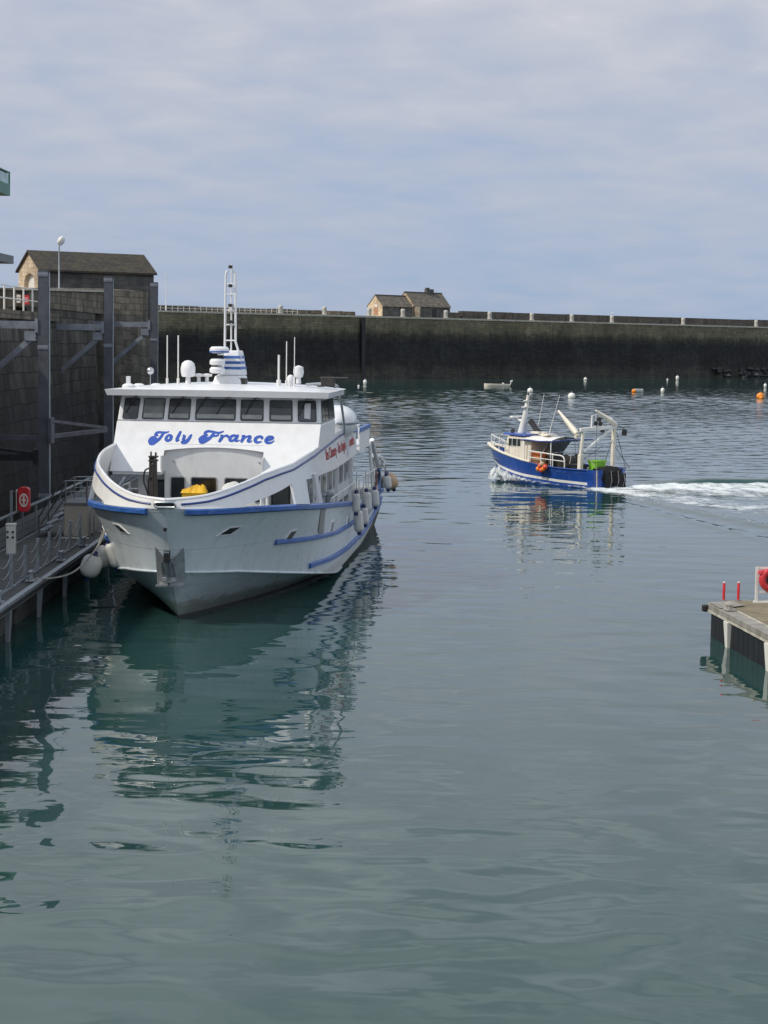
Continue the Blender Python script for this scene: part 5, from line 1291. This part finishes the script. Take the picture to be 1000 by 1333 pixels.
mb = MB(); mb.tube([(-.55,1.2,3.62),(-.45,1.25,4.3),(.0,1.2,4.35),(.35,1.1,3.7),(-.55,1.2,3.62)], .05, 6); mb.tube([(-.2,1.2,3.65),(-.15,1.22,4.3)], .05, 6); mb.build('block_frame', TWHITE, tr)
for x, z in ((-.3,3.85),(.12,3.82),(.3,3.4),(.02,4.1)):
    mb = MB(); mb.lathe([(.03,-.07),(.13,-.06),(.09,0),(.13,.06),(.03,.07)], (x,1.08,z), 10, axis=(0,1,.2)); mb.build('pulley_block', DARKM, tr)
mb = MB(); mb.tube([(1.4,.85,3.7),(1.5,.4,3.5)], .02, 6); mb.box(1.38,1.62,.3,.5,3.12,3.48); mb.build('hanging_block', BLACK, tr, bevel=.04)
mb = MB()
for p in ([(1.1,1.0,2.8),(-.1,.6,1.25)], [(1.3,.95,2.4),(1.75,.1,1.15)], [(-1.15,1.2,2.15),(-.9,.2,1.1)], [(-1.15,1.4,1.6),(.3,1.0,2.5)], [(-.95,2.2,3.45),(-1.1,1.9,1.4)], [(1.35,.9,3.3),(1.55,.25,1.1)]): mb.tube(p, .018, 5)
mb.build('rigging_wire', DARKM, tr)
mb = MB(); mb.tube([(-1.2,.05,1.15),(-1.24,-.02,.1)], .04, 6); mb.tube([(-1.0,.2,1.2),(-1.3,.9,2.0)], .02, 6); mb.build('stern_rope', ROPE, tr)
mb = MB(); rng = random.Random(21)
for k in range(7):
    x, y = rng.uniform(-1.1,1.1), rng.uniform(1.6,2.9); h_ = rng.uniform(.25,.6)
    mb.tube([(x + .22*math.cos(a_*.9), y + .22*math.sin(a_*.9), .82 + a_*h_*.035) for a_ in range(16)], .04, 5)
for k in range(5):
    x, y = rng.uniform(-1.2,.9), rng.uniform(2.7,4.6); mb.tube([(x,y,.8),(x+rng.uniform(-.2,.2),y+rng.uniform(-.2,.2),rng.uniform(1.5,2.3))], .03, 5)
mb.build('coiled_warp', ROPE, tr, smooth=True)
mb = MB()
for p in ([(0,7.3,5.2),(-.9,3.2,2.8)], [(0,7.3,5.2),(.9,3.2,2.8)], [(0,7.4,5.0),(0,10.3,2.2)], [(-1.2,1.2,3.5),(-.5,4.9,2.95)], [(1.2,1.0,3.6),(.6,4.9,2.95)], [(-.9,3.5,4.45),(-1.2,1.2,3.55)], [(0,1.25,4.6),(-1.3,.1,1.15)]): mb.tube(p, .013, 4)
mb.build('stay_wire', DARKM, tr)
# black net over the stern
rng = random.Random(9); rows = []
for i in range(15):
    a_ = lerp(R(-35), R(200), i/14); row = []
    for k in range(19):
        x = lerp(-.88,.95,k/18); r_ = .66*(1 + rng.uniform(-.08,.10)) * (1 - .12*abs(k-9)/9)
        row.append((x + rng.uniform(-.03,.03), .35 + r_*.85*math.cos(PI - a_)*-1 if False else .35 - r_*.80*math.cos(a_), .62 + r_*1.05*math.sin(a_)))
    rows.append(row)
mb = MB(); mb.grid(rows); mb.add(rows[0]+[], [tuple(range(19))])
rows2 = [[(x, -.30 - .1*math.sin(k*.9)*.6 - rng.uniform(0,.06), lerp(.9,.02,i/7)) for k, x in enumerate(fr(-.86,.92,15))] for i in range(8)]
mb.grid(rows2)
nd = mb.build('black_net', NETM, tr, smooth=False)
mb = MB()
for x in (-.5,.1,.6): mb.tube([(x,-.45,1.1),(x+.05,-.50,.5),(x,-.42,.12)], .012, 5)
mb.build('net_line', ROPE, nd)
# things standing in or hanging from the trawler
gc = thing('fish_crate', 'bright green plastic crate on the stern deck of the trawler', 'crate', tw_(-.35,.85,.78), TA)
mb = MB(); mb.hexa([(-.33,-.3,0),(.33,-.3,0),(.33,.3,0),(-.33,.3,0),(-.40,-.36,.86),(.40,-.36,.86),(.40,.36,.86),(-.40,.36,.86)]); mb.build('crate_body', GREEN, gc, bevel=.02)
mb = MB(); mb.box(-.44,.44,-.40,-.36,.78,.88); mb.box(-.44,.44,.36,.40,.78,.88); mb.box(-.44,-.405,-.36,.36,.78,.88); mb.box(.405,.44,-.36,.36,.78,.88); mb.build('rim', GREEN, gc)
fb = thing('fish_box', 'stack of orange fish boxes under the trawler awning', 'crate', tw_(-1.12,5.0,1.0), TA)
for k in range(3):
    mb = MB(); mb.hexa([(-.22,-.38,k*.31),(.22,-.38,k*.31),(.22,.38,k*.31),(-.22,.38,k*.31),(-.27,-.43,k*.31+.28),(.27,-.43,k*.31+.28),(.27,.43,k*.31+.28),(-.27,.43,k*.31+.28)]); mb.build('tray', FTAN if k == 1 else paint('tray_orange%d' % k, (.62,.17,.05), .5, var=.2), fb, bevel=.015)
fc = thing('float_cluster', 'cluster of red and orange floats hanging on the trawler side', 'floats', tw_(-1.86,3.95,1.02), TA)
for i, (x, y, z, m_) in enumerate(((0,.22,.12,REDO),(0,-.24,.10,REDO),(-.03,.05,-.10,REDO),(-.02,.02,.26,FTAN),(0,-.1,-.02,ORANGE),(0,.35,-.05,ORANGE))):
    mb = MB(); mb.ball((x,y,z), .15 + .015*(i%2), 12); mb.build('float', m_, fc, smooth=True)
mb = MB(); mb.tube([(.2,0,.6),(0,0,.3),(0,0,-.7)], .015, 5); mb.tube([(0,-.3,.1),(.02,-.32,-.75)], .015, 5); mb.build('line', DARKM, fc)

# ------------------------------------------------------------------ foam
def foam_material(name, scale, stretch, thr):
    m, t, b = nt(name)
    at = t.nodes.new('ShaderNodeAttribute'); at.attribute_name = 'foam_cover'
    uv = coords(t, (1,1,1), 'UV')
    mp = t.nodes.new('ShaderNodeMapping'); mp.inputs['Scale'].default_value = (stretch,1,1); t.links.new(uv, mp.inputs[0])
    n1 = noise(t, mp.outputs[0], scale, 9, .72, .6)
    n2 = noise(t, mp.outputs[0], scale*.22, 4, .6, .8)
    f = math_n(t, 'ADD', math_n(t, 'MULTIPLY', n1, .65), math_n(t, 'MULTIPLY', n2, .35))
    k = math_n(t, 'ADD', math_n(t, 'SUBTRACT', f, .78), math_n(t, 'MULTIPLY', at.outputs['Fac'], thr))
    al = ramp(t, k, [(.0, 0.), (.08, .25), (.17, .8), (.32, 1.)])
    t.links.new(ramp(t, n1, [(.32, (.46,.55,.55)), (.52, (.82,.85,.85))]), b.inputs['Base Color']); b.inputs['Roughness'].default_value = .7
    t.links.new(al, b.inputs['Alpha'])
    n3 = noise(t, uv, scale*2.2, 6, .7); bump(t, b, n3, .7, .12)
    return m
def foam(name, label, rows, dens, uvs, mat):
    n = len(rows[0]); v = [p for r in rows for p in r]; f = []
    for i in range(len(rows)-1):
        for k in range(n-1): f.append((i*n+k, i*n+k+1, (i+1)*n+k+1, (i+1)*n+k))
    me = bpy.data.meshes.new(name); me.from_pydata(v, [], f)
    a = me.attributes.new('foam_cover', 'FLOAT', 'POINT'); a.data.foreach_set('value', [d for r in dens for d in r])
    u = me.uv_layers.new(name='UVMap'); fl = [q for r in uvs for q in r]
    for l_ in me.loops: u.data[l_.index].uv = fl[l_.vertex_index]
    me.polygons.foreach_set('use_smooth', [True]*len(f)); me.materials.append(mat)
    o = bpy.data.objects.new(name, me); col.objects.link(o); return tag(o, label, 'foam', kind='stuff')
from mathutils import noise as mnoise
FOAM = foam_material('wake_foam', 1.6, .55, .62)
path = smooth_path([(13.3,110.6),(14.6,109.0),(18.0,106.9),(23,104.0),(30,99.6),(40,92)], 30)
rows = []; dens = []; uvs = []; dist = 0
for i, p in enumerate(path):
    a = path[max(i-1,0)]; b = path[min(i+1,len(path)-1)]; d = (b-a)/np.linalg.norm(b-a); nv = np.array([-d[1], d[0]])
    if i: dist += np.linalg.norm(p - path[i-1])
    hw = min(16., 1.8 + dist*1.12); rr_ = []; dd = []; uu = []
    for k in range(61):
        v = -1 + 2*k/60; q = p + nv*hw*v
        tur = mnoise.fractal(Vector((q[0]*.9, q[1]*.9, 3.)), .9, 2., 5)
        edge = max(0, 1-abs(v)**2.2)
        crest = math.exp(-((v-.62)/.20)**2)*.42 + math.exp(-(v/.5)**2)*.12*math.exp(-dist/8) + math.exp(-((v+.35)/.2)**2)*.10
        z = .012 + edge*(crest*(.35+.65*min(1,dist/5)) + .22*max(-.6,tur)*(.4+crest)) 
        dn = edge**.5*(.40 + .36*math.exp(-((v-.45)/.33)**2) + .45*math.exp(-dist/4.) + .26*math.exp(-((v+.55)/.16)**2))*(1 - .1*min(1,dist/30))
        rr_.append((q[0], q[1], max(.012,z))); dd.append(dn); uu.append((dist, hw*v))
    rows.append(rr_); dens.append(dd); uvs.append(uu)
foam('wake', 'white churned wake trailing behind the trawler', rows, dens, uvs, FOAM)
rows = []; dens = []; uvs = []
for i in range(90):
    y = 10.0 - i*.125; base = max(0.02, thull(min(y,9.55), .1)) if y < 9.6 else 0.02; rr_ = []; dd = []; uu = []
    wdt = interp(y, [-1.2,2,5,8,9.4,10.0], [1.6,1.3,1.9,3.0,2.4,.8]); hp = interp(y, [-1.2,1,3,5.5,7.5,8.8,9.6,10.0], [.10,.14,.14,.26,.62,.85,.60,.1])
    for k in range(22):
        u = k/21; x = -(base - .12 + u*wdt); yy = y - u*u*.9
        tur = mnoise.fractal(Vector((x*2.2, yy*2.2, 9.)), .9, 2., 5)
        z = .01 + hp*((1-u)**1.6*.7 + .42*math.exp(-((u-.30)/.22)**2))*(.75+.85*tur) 
        rr_.append(tw_(x, yy, max(.008, z*(1-u**4)))); dd.append((1-u**.9)*interp(y, [-1.2,1,3,6,8,9.6,10], [.85,.8,.72,.8,1.05,1.05,.6]) ); uu.append((y, u*wdt))
    rows.append(rr_); dens.append(dd); uvs.append(uu)
foam('bow_wave', 'white foam curling from the trawler bow along its hull', rows, dens, uvs, FOAM)

# ------------------------------------------------------------------ moorings in the outer basin
def buoy(label, x, y, r_, mat, kind='ball'):
    o = thing('mooring_buoy', label, 'buoy', (x, y, 0), random.uniform(0,3), 'mooring buoys in the harbour')
    mb = MB()
    if kind == 'ball': mb.ball((0,0,r_*.55), r_, 18)
    else: mb.lathe([(.02,-.3),(r_*.5,-.25),(r_*.8,.3),(r_*.95,r_*1.4),(r_*.8,r_*2.1),(r_*.4,r_*2.5),(.03,r_*2.6)], (0,0,0), 16)
    mb.build('float', mat, o, smooth=True, ang=80)
    mb = MB(); t_ = r_*1.52 if kind == 'ball' else r_*2.6
    mb.tube([(0,0,t_-.03),(0,0,t_+.10)], .05, 6); mb.tube([(.10*math.cos(k*PI/5),0,t_+.18+.10*math.sin(k*PI/5)) for k in range(11)], .025, 5); mb.build('mooring_eye', GALV, o); return o
buoy('largest white ball buoy, right above the trawler whip antennas', 29.8, 296, .60, BUOYW)
buoy('white ball buoy just above the trawler mast head', 25.8, 330, .52, BUOYW)
buoy('small white pear buoy just right of the ferry bridge roof', -4.2, 372, .40, BUOYW, 'pear')
buoy('tiny white buoy nearest the ferry bridge roof', -5.2, 354, .22, BUOYW)
buoy('small white buoy near the wall, above the largest white ball buoy', 49.1, 455, .42, BUOYW)
buoy('white upright buoy right of the small orange dinghy', 50.5, 337, .38, BUOYW, 'pear')
buoy('small white pear buoy close under the breakwater near the rubble', 74.1, 470, .45, BUOYW, 'pear')
buoy('tiny white buoy beside the pear buoy close under the breakwater', 71.6, 470, .25, BUOYW)
buoy('white pear buoy at the right edge behind the orange buoy', 80.9, 394, .36, BUOYW, 'pear')
ob = buoy('large orange ball buoy near the right edge of the harbour', 63.1, 311, .66, ORANGE)
mb = MB(); mb.ball((-.95,-.2,.12),.32,12); mb.build('pick_up_float', ORANGE, ob, smooth=True)
sk = thing('moored_skiff', 'long low cream skiff with outboard moored beyond the trawler', 'skiff', (22.4,372,0), R(-6))
mb = MB(); rows = []
for i in range(13):
    u = i/12; x = -2.6 + 5.2*u; w2 = .85*min(1, (1.02-u)*3.5)**.6 if u > .6 else .85
    w2 = .85*(1-max(0,(.35-u)/.35)**2.2)**.5 + .02
    zt_ = .52 + .22*max(0,.4-u)
    rows.append([(x, -w2, zt_), (x,-w2*.9,.2), (x,-w2*.6,-.15), (x,w2*.6,-.15), (x,w2*.9,.2), (x,w2,zt_)])
mb.grid(rows); mb.add(rows[-1], [tuple(range(6))]); mb.build('hull', TCREAM, sk, smooth=True, ang=40)
mb = MB(); mb.box(-1.6,2.5,-.7,.7,.18,.22); mb.build('floor', BOARD, sk)
for x in (-.8,.8,1.6):
    mb = MB(); mb.box(x-.14,x+.14,-.78,.78,.42,.47); mb.build('thwart', TCREAM, sk)
mb = MB(); mb.tube(smooth_path([(2.6,0,.3),(2.75,0,.7),(2.9,0,1.05)],3), .10, 8); mb.hexa([(2.6,-.16,.95),(3.1,-.16,1.05),(3.1,.16,1.05),(2.6,.16,.95),(2.65,-.14,1.2),(3.1,-.13,1.4),(3.1,.13,1.4),(2.65,.14,1.2)]); mb.build('outboard_motor', TWHITE, sk, bevel=.04)
mb = MB(); mb.box(1.0,1.4,-.2,.2,.48,.78); mb.build('fuel_tank', WRAIL, sk, bevel=.05)
dg = thing('small_dinghy', 'small white dinghy with an orange float tied at its end', 'dinghy', (46.2,340,0), R(14))
mb = MB(); rows = []
for i in range(9):
    u = i/8; x = -.7 + 1.9*u; w2 = .45*math.sin(PI*(.12+.80*u))**.6
    rows.append([(x,-w2,.62),(x,-w2*.8,.2),(x,0,-.05),(x,w2*.8,.2),(x,w2,.62)])
mb.grid(rows); mb.add(rows[0],[tuple(range(5))]); mb.add(rows[-1],[tuple(range(5))]); mb.grid([[r[0] for r in rows],[(r[0][0],0,.66) for r in rows],[r[-1] for r in rows]]); mb.build('hull', TWHITE, dg, smooth=True, ang=50)
mb = MB(); mb.ball((-.62,-.15,.25),.42,12); mb.build('float', ORANGE, dg, smooth=True)
